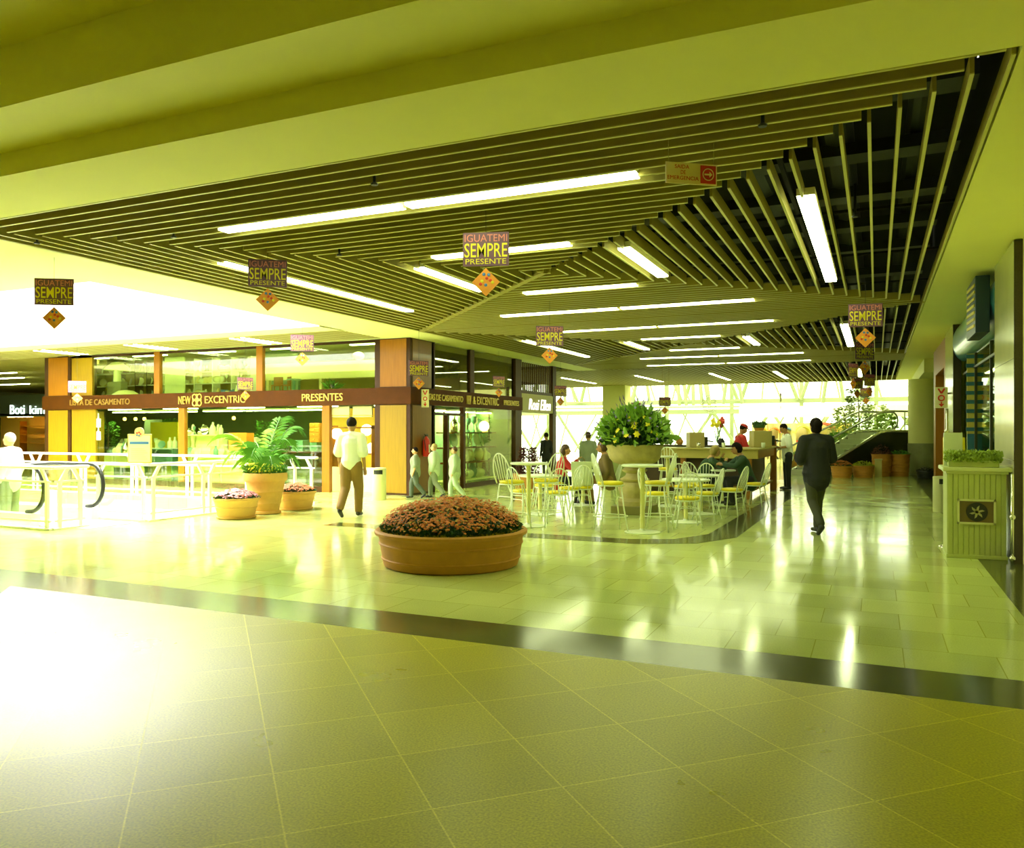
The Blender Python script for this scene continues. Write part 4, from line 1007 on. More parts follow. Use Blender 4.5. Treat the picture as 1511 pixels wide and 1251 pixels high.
mb = MB(); mb.ring_tube([(.86,12.15,0),(.86,12.15,1.85)], .018, 10); mb.ell((.86,12.15,1.55),.035,12,8); mb.ell((.86,12.15,1.3),.03,12,8); mb.lathe([(.11,0),(.1,.02),(.02,.04)],(.86,12.15,0),20)
tag(mb.build('chrome_post', chrome, smooth=True), 'slim chrome post standing just behind the left side of the kiosk', 'post')
mb = MB(); mb.ring_tube([(1.44,10.9,0),(1.44,10.9,1.05)], .018, 10); mb.ell((1.44,10.9,.55),.035,12,8); mb.ell((1.44,10.9,.07),.035,12,8)
tag(mb.build('chrome_post', chrome, smooth=True), 'short chrome post between the kiosk and the dark granite wall end', 'post')
def ext_sign(x, y, z, rz, w, h, label, arm):
    t = thing('extinguisher_sign', label, 'sign', (x,y,z), rz)
    mb = MB(); mb.box((-w/2,-.008,0),(w/2,.008,h)); mb.build('panel', mat('sign_white', (.85,.82,.5), .5), t)
    mb = MB(); u = w/2.2
    for s in (-1,1):
        y0 = -.011*s
        mb.ring_tube([(.5*u*math.cos(a),y0,h*.48+.5*u*math.sin(a)) for a in [2*PI*k/18 for k in range(18)]], w*.06, 5, closed=True)
        for sx in (-1,1): mb.ring_tube([(0,y0,h*.70),(sx*.55*u,y0,h*.93)], w*.075, 5)
        mb.ring_tube([(0,y0,h*.3),(0,y0,h*.12)], w*.06, 5); mb._add([(-.5*u,y0-.004*s,h*.2),(.5*u,y0-.004*s,h*.2),(0,y0-.004*s,h*.05)], [(0,1,2)] if s < 0 else [(0,2,1)])
    mb.build('red_symbol', red_s, t)
    mb = MB(); mb.box(*arm); mb.build('bracket', wood_dark, t); return t
sx, sy = SXF+.2, on_x(614, SXF+.2)
ext_sign(SXF+.17, 16.98, hz(601,SXF+.2,17), YAW-.05, .185, .44, 'white sign with red arrow and ring beside the gift shop corner lintel', ((-.2,-.004,.1),(-.08,.004,.14)))
ext_sign(1.30, 19.95, hz(602,1.3,19.95), .1, .25, .46, 'cream sign with red arrow and ring projecting from the right-hand marble pier', ((.12,-.01,.3),(.2,.01,.34)))
t = thing('fire_extinguisher', 'red fire extinguisher on the dark timber beside the gift shop corner', 'fire extinguisher', (SXF+.101,17.15,.92))
mb = MB(); mb.lathe([(.06,0),(.085,.01),(.088,.03),(.088,.38),(.07,.44),(.03,.48),(.025,.5)], (0,0,0), 20); mb.build('cylinder', mat('extinguisher_red', (.62,.02,.012), .3, coat=.3), t, smooth=True, auto=40)
mb = MB(); mb.bevbox((-.02,-.05,.50),(.02,.06,.54), .005); mb.bevbox((-.01,-.09,.545),(.01,.05,.56), .003); mb.build('valve_lever', rubber, t)
mb = MB(); mb.ring_tube([(0,-.03,.52),(0,-.12,.5),(.03,-.13,.38),(.04,-.1,.15)], .01, 6); mb.build('hose', rubber, t)
mb = MB(); mb.box((.087,-.03,.1),(.0895,.03,.3)); mb.build('label_plate', table_white, t)

# ================= RAILINGS =================
rail_w = mat('railing_white', (.88,.88,.80), .35, coat=.2)
def railing(p0, p1, n, label, H=1.0, plinth=.06):
    dx, dy = p1[0]-p0[0], p1[1]-p0[1]; L = math.hypot(dx, dy)
    t = thing('glass_railing', label, 'railing', (p0[0],p0[1],0), math.atan2(dy,dx))
    mb = MB(); mb.bevbox((-.06,-.05,H-.05),(L+.06,.07,H), .018); mb.build('top_rail', rail_w, t)
    mb = MB(); mb.box((0,-.015,.74),(L,.015,.77)); mb.build('cross_rail', rail_w, t); mb = MB(); mb.box((0,-.015,.12),(L,.015,.15)); mb.build('cross_rail', rail_w, t)
    mb = MB(); mb.box((-.05,-.06,-.05),(L+.05,.06,plinth-.03)); mb.build('plinth', rail_w, t)
    for k in range(n):
        x = L*k/(n-1) if n > 1 else L/2
        for s in ((-1,) if k == n-1 else (1,) if k == 0 else (-1,1)):
            xx = x+s*.08
            mb = MB(); mb.box((xx-.03,-.02,.03),(xx+.03,.02,.74)); mb._add([(xx-.03,-.02,.74),(xx+.03,-.02,.74),(xx+.03+s*.13,-.02,H-.05),(xx-.03+s*.13,-.02,H-.05),(xx-.03,.02,.74),(xx+.03,.02,.74),(xx+.03+s*.13,.02,H-.05),(xx-.03+s*.13,.02,H-.05)],[(0,1,2,3),(7,6,5,4),(0,4,5,1),(1,5,6,2),(2,6,7,3),(3,7,4,0)])
            mb.build('post', rail_w, t)
    for k in range(n-1):
        a, b = L*k/(n-1)+.11, L*(k+1)/(n-1)-.11
        if b > a: mb = MB(); mb.box((a,-.004,.15),(b,.004,.74)); mb.build('glass_panel', glass_rail, t)
    return t
railing((-25.4,8.45), (-11.75,8.45), 8, 'long white glass railing along the near side of the escalator well')
railing((-11.72,8.5), (-11.72,9.02), 2, 'short return of white railing at the escalator entrance, near side')
railing((-12.7,9.98), (-11.42,9.98), 2, 'short white railing on the far side of the escalator entrance')
railing((-11.36,9.98), (-11.36,13.85), 4, 'white glass railing on the right side of the well, under the notice board')
railing((-25.4,13.97), (-11.0,13.97), 9, 'white glass railing along the far side of the well before the shop')
t = thing('notice_board', 'cream notice board with a blue band and round coloured logo on the railing corner', 'notice board', (-11.52,9.92,1.0), YAW-.1)
mb = MB(); mb.bevbox((-.215,-.012,0),(.215,.012,.50), .006); mb.build('board', mat('notice_frame', (.75,.58,.12), .5), t)
mb = MB(); mb.box((-.195,-.016,.02),(.195,-.012,.48)); b = mb.build('paper', mat('paper_cream', (.9,.88,.60), .6), t)
mb = MB(); mb.box((-.17,-.019,.325),(.17,-.016,.37)); mb.build('blue_band', b_blue, b)
mb = MB()
for k in range(6): mb.box((-.15,-.018,.07+.035*k),(.15-.03*(k%3),-.016,.075+.035*k))
mb.build('printed_lines', mat('print_grey', (.35,.33,.15), .6), b)
mb = MB(); mb.lathe([(.001,0),(.085,0),(.085,.018),(.001,.018)], (0,0,0), 28, T=Matrix.Translation((-.0,-.0,.53)) @ Matrix.Rotation(PI/2,4,'X')); lo = mb.build('round_logo', mat('logo_peach', (.9,.62,.3), .5), t)
mb = MB()
for k in range(5): a = k*2*PI/5; mb.ell((.035*math.cos(a)-.01,-.02,.50+.03*math.sin(a)),(.02,.003,.014),8,5, 0 if k < 3 else 1)
mb.build('logo_star', [b_red, b_blue], lo)
# descending escalator in the well
t = thing('escalator', 'white escalator with black handrails going down into the well on the left', 'escalator', (-12.4,9.3,0))
def path_e(z_off):
    return [(0-.9,z_off),(-2.6,z_off),(-7.5,z_off-3.2)]
mb = MB(); mb.box((-.95,-.5,-.06),(1.0,.5,.004)); mb.build('landing_plate', steel, t)
mb = MB()
for k in range(22):
    x = -.95-.4*k; z = -.0 if k < 2 else -(k-1)*.2
    if z < -3.8: break
    mb.box((x-.4,-.5,z-.25),(x,.5,z))
mb.build('steps', steel, t)
for s in (-1,1):
    y = .55*s
    pts = [(-.35+.0,y,.22)]+[(-.25+.36*math.cos(a)*.9,y,.60+.37*math.sin(a)) for a in [-PI/2+PI*k/12 for k in range(13)]]+[(-1.2,y,.97),(-2.3,y,.9),(-2.9,y,.66),(-8.5,y,-2.4)]
    mb = MB(); mb.ring_tube(pts, .035, 8); mb.build('handrail', rubber, t, smooth=True)
    prof = [(p[0],p[2]) for p in pts]+[(-8.5,-3.2),(-2.6,0.1),(-.35,.1)]
    n = len(prof); vs = [(px_,y-.008,pz) for px_,pz in prof]+[(px_,y+.008,pz) for px_,pz in prof]
    mb = MB(); mb._add(vs, [tuple(range(n)),tuple(range(n,2*n))[::-1]]+[(i,i+n,(i+1)%n+n,(i+1)%n) for i in range(n)]); mb.build('balustrade', glass_rail, t)
    mb = MB(); mb.bevbox((-2.6,y-.08,-.05),(-.12,y+.08,.2)); mb.build('skirt', rail_w, t)
    vs = []
    for xx, zt in ((-2.6,.2),(-8.5,-3.0)):
        for dy in (-.08,.08):
            vs += [(xx,y+dy,zt),(xx,y+dy,zt-.6)]
    mb = MB(); mb._add(vs, [(0,2,6,4),(1,5,7,3),(0,4,5,1),(2,3,7,6),(0,1,3,2),(4,6,7,5)]); mb.build('skirt', rail_w, t)
# rear escalator, rising at 45 degrees to the right
ang = math.atan2(.73,.68)
t = thing('escalator', 'rear escalator with black side and chrome edge rising to a half-height landing on the right', 'escalator', (.12,32.0,0), ang)
blk = mat('escalator_black', (.012,.014,.01), .25)
W = 1.2
for k, yy in enumerate((0, W)):
    prof = [(-3.2,0.0),(-3.2,.03),(0,1.47),(.3,1.5),(4.5,1.5),(4.5,0)]
    n = len(prof); vs = [(a,yy-.06,b) for a,b in prof]+[(a,yy+.06,b) for a,b in prof]
    mb = MB(); mb._add(vs, [tuple(range(n))[::-1],tuple(range(n,2*n))]+[(i,(i+1)%n,(i+1)%n+n,i+n) for i in range(n)]); mb.build('side_panel', blk, t)
    mb = MB(); mb.ring_tube([(-3.2,yy,.04),(0,yy,1.5),(.3,yy,1.54),(4.5,yy,1.54)], .06, 8); mb.build('chrome_edge', mat('edge_bright', (.85,.85,.7), .2, metal=.7), t, smooth=True)
    hp = [(-3.6,yy,.55),(-3.75,yy,.72),(-3.6,yy,.9),(-3.2,yy,.93),(-.1,yy,2.18),(.25,yy,2.28),(1.9,yy,2.28)]+[(1.9+.32*math.sin(a),yy,1.96+.32*math.cos(a)) for a in [PI*q/8 for q in range(1,9)]]
    mb = MB(); mb.ring_tube(hp, .035, 8); mb.build('handrail', steel, t, smooth=True)
    pr = [(-3.2,.1),(-3.2,.9),(-.1,2.15),(.25,2.25),(1.9,2.25),(2.15,1.96),(1.9,1.58),(.3,1.55),(0,1.5)]
    n = len(pr); vs = [(a,yy-.006,b) for a,b in pr]+[(a,yy+.006,b) for a,b in pr]
    mb = MB(); mb._add(vs, [tuple(range(n))[::-1],tuple(range(n,2*n))]+[(i,(i+1)%n,(i+1)%n+n,i+n) for i in range(n)]); mb.build('balustrade', glass_rail, t)
mb = MB()
for k in range(8): mb.box((-3.2+.4*k,.08,0),(-2.8+.4*k,W-.08,.18*(k+1)))
mb.box((0,.08,1.3),(4.5,W-.08,1.5)); mb.build('steps', steel, t)
t2 = thing('landing_railing', 'thin metal railing on the landing behind the escalator', 'railing', (1.0,34.6,1.5), ang)
mb = MB()
for z in (.8,.55,.3): mb.ring_tube([(0,0,z),(3.2,0,z)], .02, 6)
mb.build('rail', steel, t2)
for k in range(4): mb = MB(); mb.ring_tube([(k*1.05,0,-1.5),(k*1.05,0,.8)], .025, 6); mb.build('post', steel, t2)
# tree-like plants behind the escalator
def bush(name, label, x, y, z0, h, r, m, n, seed, lsize=.16, trunk=True):
    rnd = random.Random(seed); t = thing(name, label, 'plant', (x,y,z0))
    mb = MB(); mb.lathe([(.3,0),(.38,.5),(.36,.5),(.34,.42)], (0,0,0), 20); mb.build('pot', terra, t, smooth=True, auto=40)
    if trunk: mb = MB(); mb.ring_tube([(0,0,.4),(.05,0,h*.55),(0,.05,h*.9)], [.04,.03,.015], 7); mb.build('stem', mat('bark', (.12,.07,.02), .8), t)
    def f():
        a = rnd.uniform(0,2*PI); e = rnd.uniform(-1,1); rr = r*rnd.uniform(.3,1)*(1-.35*max(0,e)); zc = h*.62+e*h*.36
        return (rr*math.cos(a), rr*math.sin(a), zc), (math.cos(a)+rnd.uniform(-.5,.5), math.sin(a)+rnd.uniform(-.5,.5), rnd.uniform(-.4,.7))
    mb = MB(); leaves(mb, n, f, lsize, rnd, asp=.5); tag(mb.build('foliage', m, t), kind='stuff'); return t
x, y = at(1266,36); bush('tall_shrub', 'tallest leafy shrub rising behind the rear escalator handrail', x, y, 0, 3.5, .62, mat('leaf_olive', (.22,.30,.05), .5), 900, 41)
x, y = at(1246,35); bush('tall_shrub', 'pale leafy shrub left of the tallest one behind the escalator', x, y, 0, 2.6, .55, mat('leaf_pale2', (.40,.52,.12), .5), 700, 42)
x, y = at(1293,36.5); bush('tall_shrub', 'leafy shrub right of the tallest one behind the escalator', x, y, 0, 2.8, .55, mat('leaf_pale2', (.40,.52,.12), .5), 700, 43)
x, y = at(1238,31.5); bush('tall_shrub', 'green shrub at the foot of the rear escalator', x, y, 0, 1.5, .5, leaf_g, 500, 44)
x, y = at(1308,34.5); bush('tall_shrub', 'small round plant on the escalator landing', x, y, 1.0, 1.3, .4, leaf_l, 400, 45, trunk=False)
x, y = at(1176,29.5); low_planter('low pot of yellow-green plants beyond the man in the white shirt', (x,y,0), .4, .5, .7, None, 46, m=terra, nb=250, fm=leaf_l, saucer=False)
x, y = at(779,20.0); bush('dark_red_plant', 'dark red bushy plant in front of the script-sign shop', x, y, 0, 1.15, .26, mat('leaf_maroon', (.12,.03,.015), .6), 1500, 47, .07)
x, y = at(1368,26.5); low_planter('dark leafy pot against the round column on the right', (x,y,0), .28, .33, .25, None, 48, m=rubber, nb=160, fm=mat('leaf_black', (.03,.03,.012), .6), saucer=False)
# market stalls at the far right of the atrium
st_cols = [(.85,.55,.03),(.8,.25,.04),(.15,.3,.5),(.75,.65,.1),(.6,.12,.05)]
for k, px in enumerate((1124,1142,1160,1184,1216,1246)):
    x, y = at(px, 45.0 if k < 3 else 44.0)
    t = thing('arched_kiosk', ['small arched kiosk at the far left of the atrium row','arched kiosk with an orange awning, second in the atrium row','arched kiosk with blue panels, behind the reading man','arched kiosk with a pale front right of the reading man','arched kiosk with a wide yellow awning beside the walking woman','orange arched kiosk nearest the rear escalator'][k], 'kiosk', (x,y,0), YAW-.1)
    w = (.31,.31,.31,.42,.58,.42)[k]
    mb = MB(); mb.box((-w,0,0),(-w+.08,1.2,2.0)); mb.box((w-.08,0,0),(w,1.2,2.0)); mb.box((-w,1.15,0),(w,1.2,2.0)); mb.box((-w,0,0),(w,.5,.85)); mb.build('body', mat('kiosk_cream', (.75,.66,.25), .6), t)
    n = 12; vs = []
    for yy in (-.25,.5):
        for q in range(n+1):
            a = PI*q/n; vs.append((w*1.05*math.cos(a), yy, 1.45+w*math.sin(a)))
    vs2 = [(v[0]*.86, v[1], 1.45+(v[2]-1.45)*.8) for v in vs]
    mb = MB(); N = n+1
    mb._add(vs+vs2, [(q,q+1,q+1+N,q+N) for q in range(n)]+[(q+2*N,q+N*3,q+1+N*3,q+1+2*N) for q in range(n)]+[(q,q+2*N,q+1+2*N,q+1) for q in range(n)]+[(q+N,q+1+N,q+1+3*N,q+3*N) for q in range(n)])
    mb.build('arched_awning', mat('awning%d' % (k % 5), st_cols[k % 5], .6), t)
    mb = MB()
    rr = random.Random(k)
    for q in range(6):
        a = -w+.12+q*(w*1.6/6); mb.box((a,.1,.86),(a+w*.2,.3,.86+rr.uniform(.12,.4)), q % 3)
    mb.build('goods', [b_red, table_white, b_blue], t)
# ================= GIFT SHOP GOODS =================
por = mat('porcelain', (.85,.88,.62), .25, coat=.4); shade_m = mat('lamp_shade_cream', (.9,.88,.55), .7); pan_y = mat('board_yellow', (.9,.75,.02), .6); grn = mat('goods_green', (.10,.22,.06), .5); ob = mat('orange_box', (.80,.26,.03), .5); teal = mat('goods_teal', (.12,.28,.22), .4)
def Y_(px, Y): return on_y(px, Y)
def furn(name, label, cat, px, Y, z, build):
    t = thing(name, label, cat, (on_y(px,Y),Y,z)); build(t); return t
def vase_mesh(kind):
    mb = MB()
    if kind == 0: mb.lathe([(.05,0),(.09,.08),(.1,.16),(.05,.26),(.04,.3),(.06,.33)], (0,0,0), 16)
    elif kind == 1: mb.lathe([(.03,0),(.03,.03),(.006,.06),(.006,.14),(.05,.2),(.055,.3)], (0,0,0), 14)
    elif kind == 2: mb.lathe([(.07,0),(.08,.02),(.08,.2),(.03,.26),(.03,.34)], (0,0,0), 16)
    elif kind == 3: mb.bevbox((-.09,-.07,0),(.09,.07,.2), .01)
    elif kind == 4: mb.lathe([(.001,-.012),(.1,-.006),(.15,.01),(.152,.014),(.1,0),(.001,-.004)], (0,0,0), 28, T=Matrix.Translation((0,0,.15)) @ Matrix.Rotation(PI/2-.2,4,'X'))
    elif kind == 5: mb.ell((0,0,.1),(.14,.14,.1),16,9); mb.lathe([(.06,0),(.05,.02)],(0,0,0),14)
    return mb
names = ['vase','goblet','bottle','gift_box','display_plate','round_bowl']
protos = {}
def goods(kind, m, x, y, z, label, group, rz=0, s=1.0):
    key = (kind, m.name)
    if key not in protos: o = vase_mesh(kind).build(names[kind], m, smooth=kind != 3, auto=40 if kind != 3 else None); protos[key] = o
    else: o = protos[key].copy(); C.objects.link(o)
    o.location = (x,y,z); o.rotation_euler = (0,0,rz); o.scale = (s,s,s)
    tag(o, label, names[kind].replace('_',' '), group); return o
rnd = random.Random(77)
# upper left: plate shelves
sh = thing('glass_shelf', 'plate shelf rack in the upper left window of the gift shop', 'shelf', (Y_(185,18.2),18.2,2.55))
mb = MB()
for z in (.02,.42,.82): mb.box((-2.0,-.15,z),(1.6,.15,z+.02))
mb.build('shelf_board', rail_w, sh)
mb = MB()
for xx in (-2,-.2,.6,1.1,1.58): mb.box((xx,-.16,0),(xx+.03,.16,1.2))
mb.build('upright', wood_dark, sh)
bx = Y_(185,18.2)
for z in (2.6,3.0,3.4):
    for k in range(9): goods(4, por, bx-1.85+k*.42, 18.2, z, 'white porcelain plate standing on the upper left window rack', 'plates on the upper left rack', rnd.uniform(-.6,.6), .8)
def lamp(t):
    mb = MB(); mb.bevbox((-.3,-.12,0),(.3,.12,.5)); mb.build('pedestal', mat('goods_grey', (.25,.25,.14), .5), t)
    mb = MB(); mb.lathe([(.12,.5),(.10,.85)], (0,0,0), 20); mb.build('lamp_column', por, t)
    mb = MB(); mb.lathe([(.38,.85),(.33,.93),(.16,1.08),(.001,1.1)], (0,0,0), 28); mb.build('lamp_shade', shade_m, t, smooth=True, auto=50)
furn('table_lamp', 'big white dome lamp on a grey pedestal in the upper left window', 'lamp', 173, 17.3, 2.55, lamp)
def dome(t): mb = MB(); mb.lathe([(.40,0),(.38,.04),(.2,.15),(.001,.18)], (0,0,0), 28); mb.build('cover', shade_m, t, smooth=True)
furn('dish_cover', 'wide low white dish cover in the upper left window, below the lamp', 'dish cover', 186, 17.0, 2.6, dome)
def cab(w, h, m, n):
    def f(t):
        mb = MB(); mb.bevbox((-w/2,0,0),(w/2,.3,h)); mb.build('carcass', m, t)
        for k in range(n):
            z = h*k/n+.02; mb = MB(); mb.bevbox((-w/2+.02,-.015,z),(w/2-.02,.0,z+h/n-.03), .005); d = mb.build('drawer', m, t)
            mb = MB(); mb.ell((0,-.03,z+h/n/2-.01),.016,8,6); mb.build('knob', gold, d)
    return f
furn('drawer_chest', 'small orange wooden chest of drawers in the lower right shop window', 'chest of drawers', 464, 17.5, 1.25, cab(.34,.52,mat('wood_bright', (.62,.22,.02), .4),4))
mb = MB(); mb.bevbox((Y_(405,17.7),17.4,.95),(Y_(474,17.7),18.0,1.0)); mb.box((Y_(405,17.7),17.4,.0),(Y_(407,17.7),18,.95)); mb.box((Y_(472,17.7),17.4,.0),(Y_(474,17.7),18,.95)); tag(mb.build('display_table', wood_lintel), 'long brown display table in the lower right shop window', 'table')
mb = MB(); mb.bevbox((-.12,-.1,0),(.12,.1,.25)); tag(mb.build('riser_box', teal, loc=(Y_(464,17.6),17.65,1.0)), 'dark riser box under the orange chest of drawers', 'box')
mb = MB(); mb.bevbox((-.2,-.15,0),(.2,.15,.3)); tag(mb.build('riser_box', teal, loc=(Y_(440,17.6),17.7,1.0)), 'dark green box beside the orange chest of drawers', 'box')
mb = MB(); mb.bevbox((-.33,-.15,0),(.33,.15,.5)); tag(mb.build('gift_box', ob, loc=(Y_(356,17.4),17.4,1.0)), 'large orange box behind the palm in the shop window', 'box')
mb = MB(); mb.bevbox((-.45,-.2,0),(.45,.2,1.0)); tag(mb.build('display_plinth', shade_m, loc=(Y_(356,17.4),17.5,0)), 'pale plinth under the large orange box', 'plinth')
mb = MB(); mb.box((Y_(222,19.5),19.5,.0),(Y_(262,19.5),19.56,1.85)); tag(mb.build('yellow_display', pan_y), 'bright yellow display panel behind the notice board', 'display panel')
mb = MB(); mb.bevbox((Y_(213,20.2),20.2,.0),(Y_(236,20.2),20.3,1.95)); tag(mb.build('grey_panel', mat('panel_grey_green', (.32,.40,.24), .6)), 'grey-green display panel left of the yellow one', 'display panel')
# window shelf of bottles at the far left
t = thing('wall_shelf', 'yellow timber niche shelf at the far left of the lower shop window', 'shelf', (Y_(133,17.0),17.0,0))
mb = MB()
for z in (.3,.75,1.2,1.65,2.1): mb.box((-.3,0,z),(.3,.2,z+.03))
mb.box((-.33,0,0),(-.3,.2,2.15)); mb.box((.3,0,0),(.36,.2,2.15)); mb.box((-.3,.18,0),(.3,.2,2.15)); mb.build('carcass', wood_yellow, t)
for k, z in enumerate((.33,.78,1.23,1.68)):
    for q in range(4): goods([2,0,1][(k+q) % 3], por, Y_(133,17)-.22+q*.14, 17.08, z, 'small white bottle or jar in the yellow niche shelf', 'bottles in the yellow niche shelf', 0, .7)
for k, (px, z) in enumerate(((129,1.72),(140,1.66),(140,1.28))):
    x = on_y(px,16.5); mb = MB(); mb.bevbox((-.1,-.012,0),(.1,.012,.26), .01); mb.lathe([(.03,.26),(.02,.34),(.02,.42)],(0,0,0),10); o = mb.build('bottle_tag', mat('tag_white', (.9,.92,.68), .5), loc=(x,16.62,z)); tag(o, ['white bottle-shaped cut-out, upper left of three at the far left window','white bottle-shaped cut-out, upper right of three at the far left window','lowest of three white bottle-shaped cut-outs at the far left window'][k], 'display cut-out')
# low display tables full of tableware
for k, (a, b, y, z) in enumerate(((158,205,17.4,.85),(275,335,17.2,.85),(172,262,18.6,1.0),(275,400,18.8,1.15),(275,330,17.8,1.45))):
    x0, x1 = Y_(a,y), Y_(b,y)
    mb = MB(); mb.box((x0,y-.2,z-.03),(x1,y+.2,z)); mb.box((x0,y-.2,0),(x0+.05,y+.2,z)); mb.box((x1-.05,y-.2,0),(x1,y+.2,z)); mb.box((x0,y+.16,z*.5),(x1,y+.2,z))
    tag(mb.build('display_table', [shade_m, shade_m, teal, teal, shade_m][k]), ['low pale display table at the left of the lower window','low pale display table behind the palm fronds','green display table deeper in the lower left window','long green display table deeper behind the palm','tall pale display table behind the palm fronds'][k], 'table')
    n = int((x1-x0)/.2)
    for q in range(n): goods(rnd.choice([0,1,2,4,5,5,4]), rnd.choice([por,por,por,teal,chrome]), x0+.1+q*.2, y+rnd.uniform(-.1,.1), z, 'piece of pale tableware on the lower window displays', 'tableware in the lower front windows', rnd.uniform(-.5,.5), rnd.uniform(.6,1.1))
# lower window furnishings
for k, (px, y) in enumerate(((178,20.6),(196,19.8),(312,20.5))):
    t = thing('armchair', ['dark blue-green armchair in the lower left window, left one','dark blue-green armchair in the lower left window, right one','dark blue-green armchair deep behind the palm fronds'][k], 'armchair', (Y_(px,y),y,0), .3-.3*k)
    mb = MB(); mb.bevbox((-.35,-.35,.12),(.35,.3,.45), .05); mb.build('seat', teal, t)
    mb = MB(); mb.bevbox((-.35,.22,.45),(.35,.36,.98), .05); mb.build('backrest', teal, t)
    for a in (-.4,.32): mb = MB(); mb.bevbox((a,-.33,.12),(a+.08,.3,.65), .03); mb.build('armrest', teal, t)
    for a in (-.3,.3):
        for b in (-.3,.25): mb = MB(); mb.ring_tube([(a,b,0),(a,b,.13)], .02, 6); mb.build('leg', wood_dark, t)
for k, (px, y, h) in enumerate(((158,19.5,1.9),(250,20.8,2.0),(392,20.0,1.9))):
    bush('potted_ficus', ['dark leafy potted tree at the left of the lower window','dark leafy potted tree behind the yellow panel','dark leafy potted tree behind the palm, right side'][k], Y_(px,y), y, 0, h, .4, leaf_g, 420, 70+k, .13)
for k, (px, y) in enumerate(((285,17.9),(300,18.2),(322,17.95))):
    t = thing('white_statue', ['tall white figurine left of the centre mullion display','tall white figurine in the middle behind the palm fronds','tall white figurine right behind the palm fronds'][k], 'figurine', (Y_(px,y),y,0))
    mb = MB(); mb.bevbox((-.14,-.14,0),(.14,.14,.95)); mb.build('pedestal', shade_m, t)
    mb = MB(); mb.lathe([(.10,.95),(.09,1.0),(.05,1.15),(.075,1.35),(.085,1.5),(.04,1.58),(.05,1.66),(.03,1.74),(.001,1.76)], (0,0,0), 16); mb.cap((-.06,0,1.5),(-.16,0,1.62),.025,.02,8); mb.build('figure', por, t, smooth=True)
for k, px in enumerate((184,200,213,345)):
    y = 20.4; t = thing('pendant_lamp', ['warm pendant bulb, leftmost in the lower shop window','warm pendant bulb, second in the lower shop window','warm pendant bulb, third in the lower shop window','warm pendant bulb glowing behind the palm'][k], 'lamp', (Y_(px,y),y,1.98))
    mb = MB(); mb.ell((0,0,0),(.06,.06,.06),12,8); mb.build('bulb', emit('bulb_warm', (1,.6,.1), 12), t, smooth=True)
    mb = MB(); mb.ring_tube([(0,0,.05),(0,0,.39)], .006, 5); mb.build('lamp_cord', rubber, t)
# upper middle: boxes, items
mb = MB(); x0, x1 = Y_(240,18.0), Y_(375,18.0)
for z in (2.57,2.95,3.3): mb.box((x0,17.85,z),(x1,18.15,z+.02))
for q in range(6): xx = x0+(x1-x0)*q/5; mb.box((xx-.015,17.85,2.55),(xx+.015,18.15,3.7))
tag(mb.build('display_shelf', rail_w), 'wide display shelves in the upper middle window', 'shelf')
cols = [mat('goods_red', (.5,.06,.03), .5), por, mat('goods_cream', (.8,.7,.3), .5), mat('goods_brown', (.25,.1,.03), .5), b_blue, grn, yellow_f]
for r, z in enumerate((2.59,2.97,3.32)):
    x = x0+.1
    while x < x1-.1:
        if rnd.random() < .88: goods(rnd.choice([3,3,2,0,5]) if r == 0 else rnd.choice([0,1,5,4]), rnd.choice(cols) if r == 0 else rnd.choice([por,por,cols[2]]), x, 18.0+rnd.uniform(-.08,.08), z, 'small gift item on the wide upper middle shelves', 'gifts on the upper middle shelves', rnd.uniform(-.4,.4), rnd.uniform(.6,1.05))
        x += .155
mb = MB(); mb.box((Y_(243,17.2),17.2,2.56),(Y_(272,17.2),17.24,3.7)); tag(mb.build('pale_panel', mat('panel_pale', (.62,.68,.42), .6)), 'pale hanging panel with a small dark motif in the upper window', 'display panel')
mb = MB(); mb.box((Y_(365,18.4),18.4,2.55),(Y_(379,18.4),18.5,3.75)); tag(mb.build('white_screen', well_m), 'bright white panel beside the upper orange mullion', 'display panel')
# upper right: cream parapet, chairs, green wall
mb = MB(); mb.box((Y_(387,18.6),18.6,3.05),(Y_(553,18.6),18.75,3.52)); mb.box((Y_(470,18.6),18.62,2.55),(Y_(474,18.6),18.73,3.06)); mb.box((Y_(392,18.6),18.62,2.55),(Y_(396,18.6),18.73,3.06)); tag(mb.build('parapet_board', mat('parapet_cream', (.88,.84,.45), .6)), 'long cream parapet across the upper right gift shop window', 'parapet')
mb = MB(); mb.box((Y_(386,19.4),19.4,2.55),(Y_(440,19.4),19.5,4.0)); tag(mb.build('teal_panel', mat('panel_teal', (.20,.32,.16), .5)), 'blue-green panel behind the upper parapet', 'display panel')
for k, px in enumerate((409, 421)):
    t = thing('small_chair', ['small orange wooden chair in the upper window, left one','small orange wooden chair in the upper window, right one'][k], 'chair', (Y_(px,17.5),17.5,2.55), [.4,-.5][k])
    mb = MB(); mb.bevbox((-.13,-.13,.24),(.13,.13,.27)); mb.build('seat', wood_orange, t)
    for a in (-.11,.11):
        for b in (-.11,.11): mb = MB(); mb.box((a-.012,b-.012,0),(a+.012,b+.012,.25)); mb.build('leg', wood_orange, t)
    mb = MB(); mb.bevbox((-.13,.10,.27),(.13,.13,.5)); mb.build('backrest', wood_orange, t)
t = thing('small_table', 'little blue-green pedestal table beside the orange chairs upstairs', 'table', (Y_(434,17.6),17.6,2.55))
mb = MB(); mb.lathe([(.2,.4),(.2,.43)],(0,0,0),20); mb.build('tabletop', teal, t); mb = MB(); mb.lathe([(.12,0),(.03,.05),(.03,.4)],(0,0,0),14); mb.build('base', teal, t)
x = Y_(490,17.8); t = thing('potted_plant', 'low spiky green plant in the upper right gift shop window', 'plant', (x,17.8,2.55))
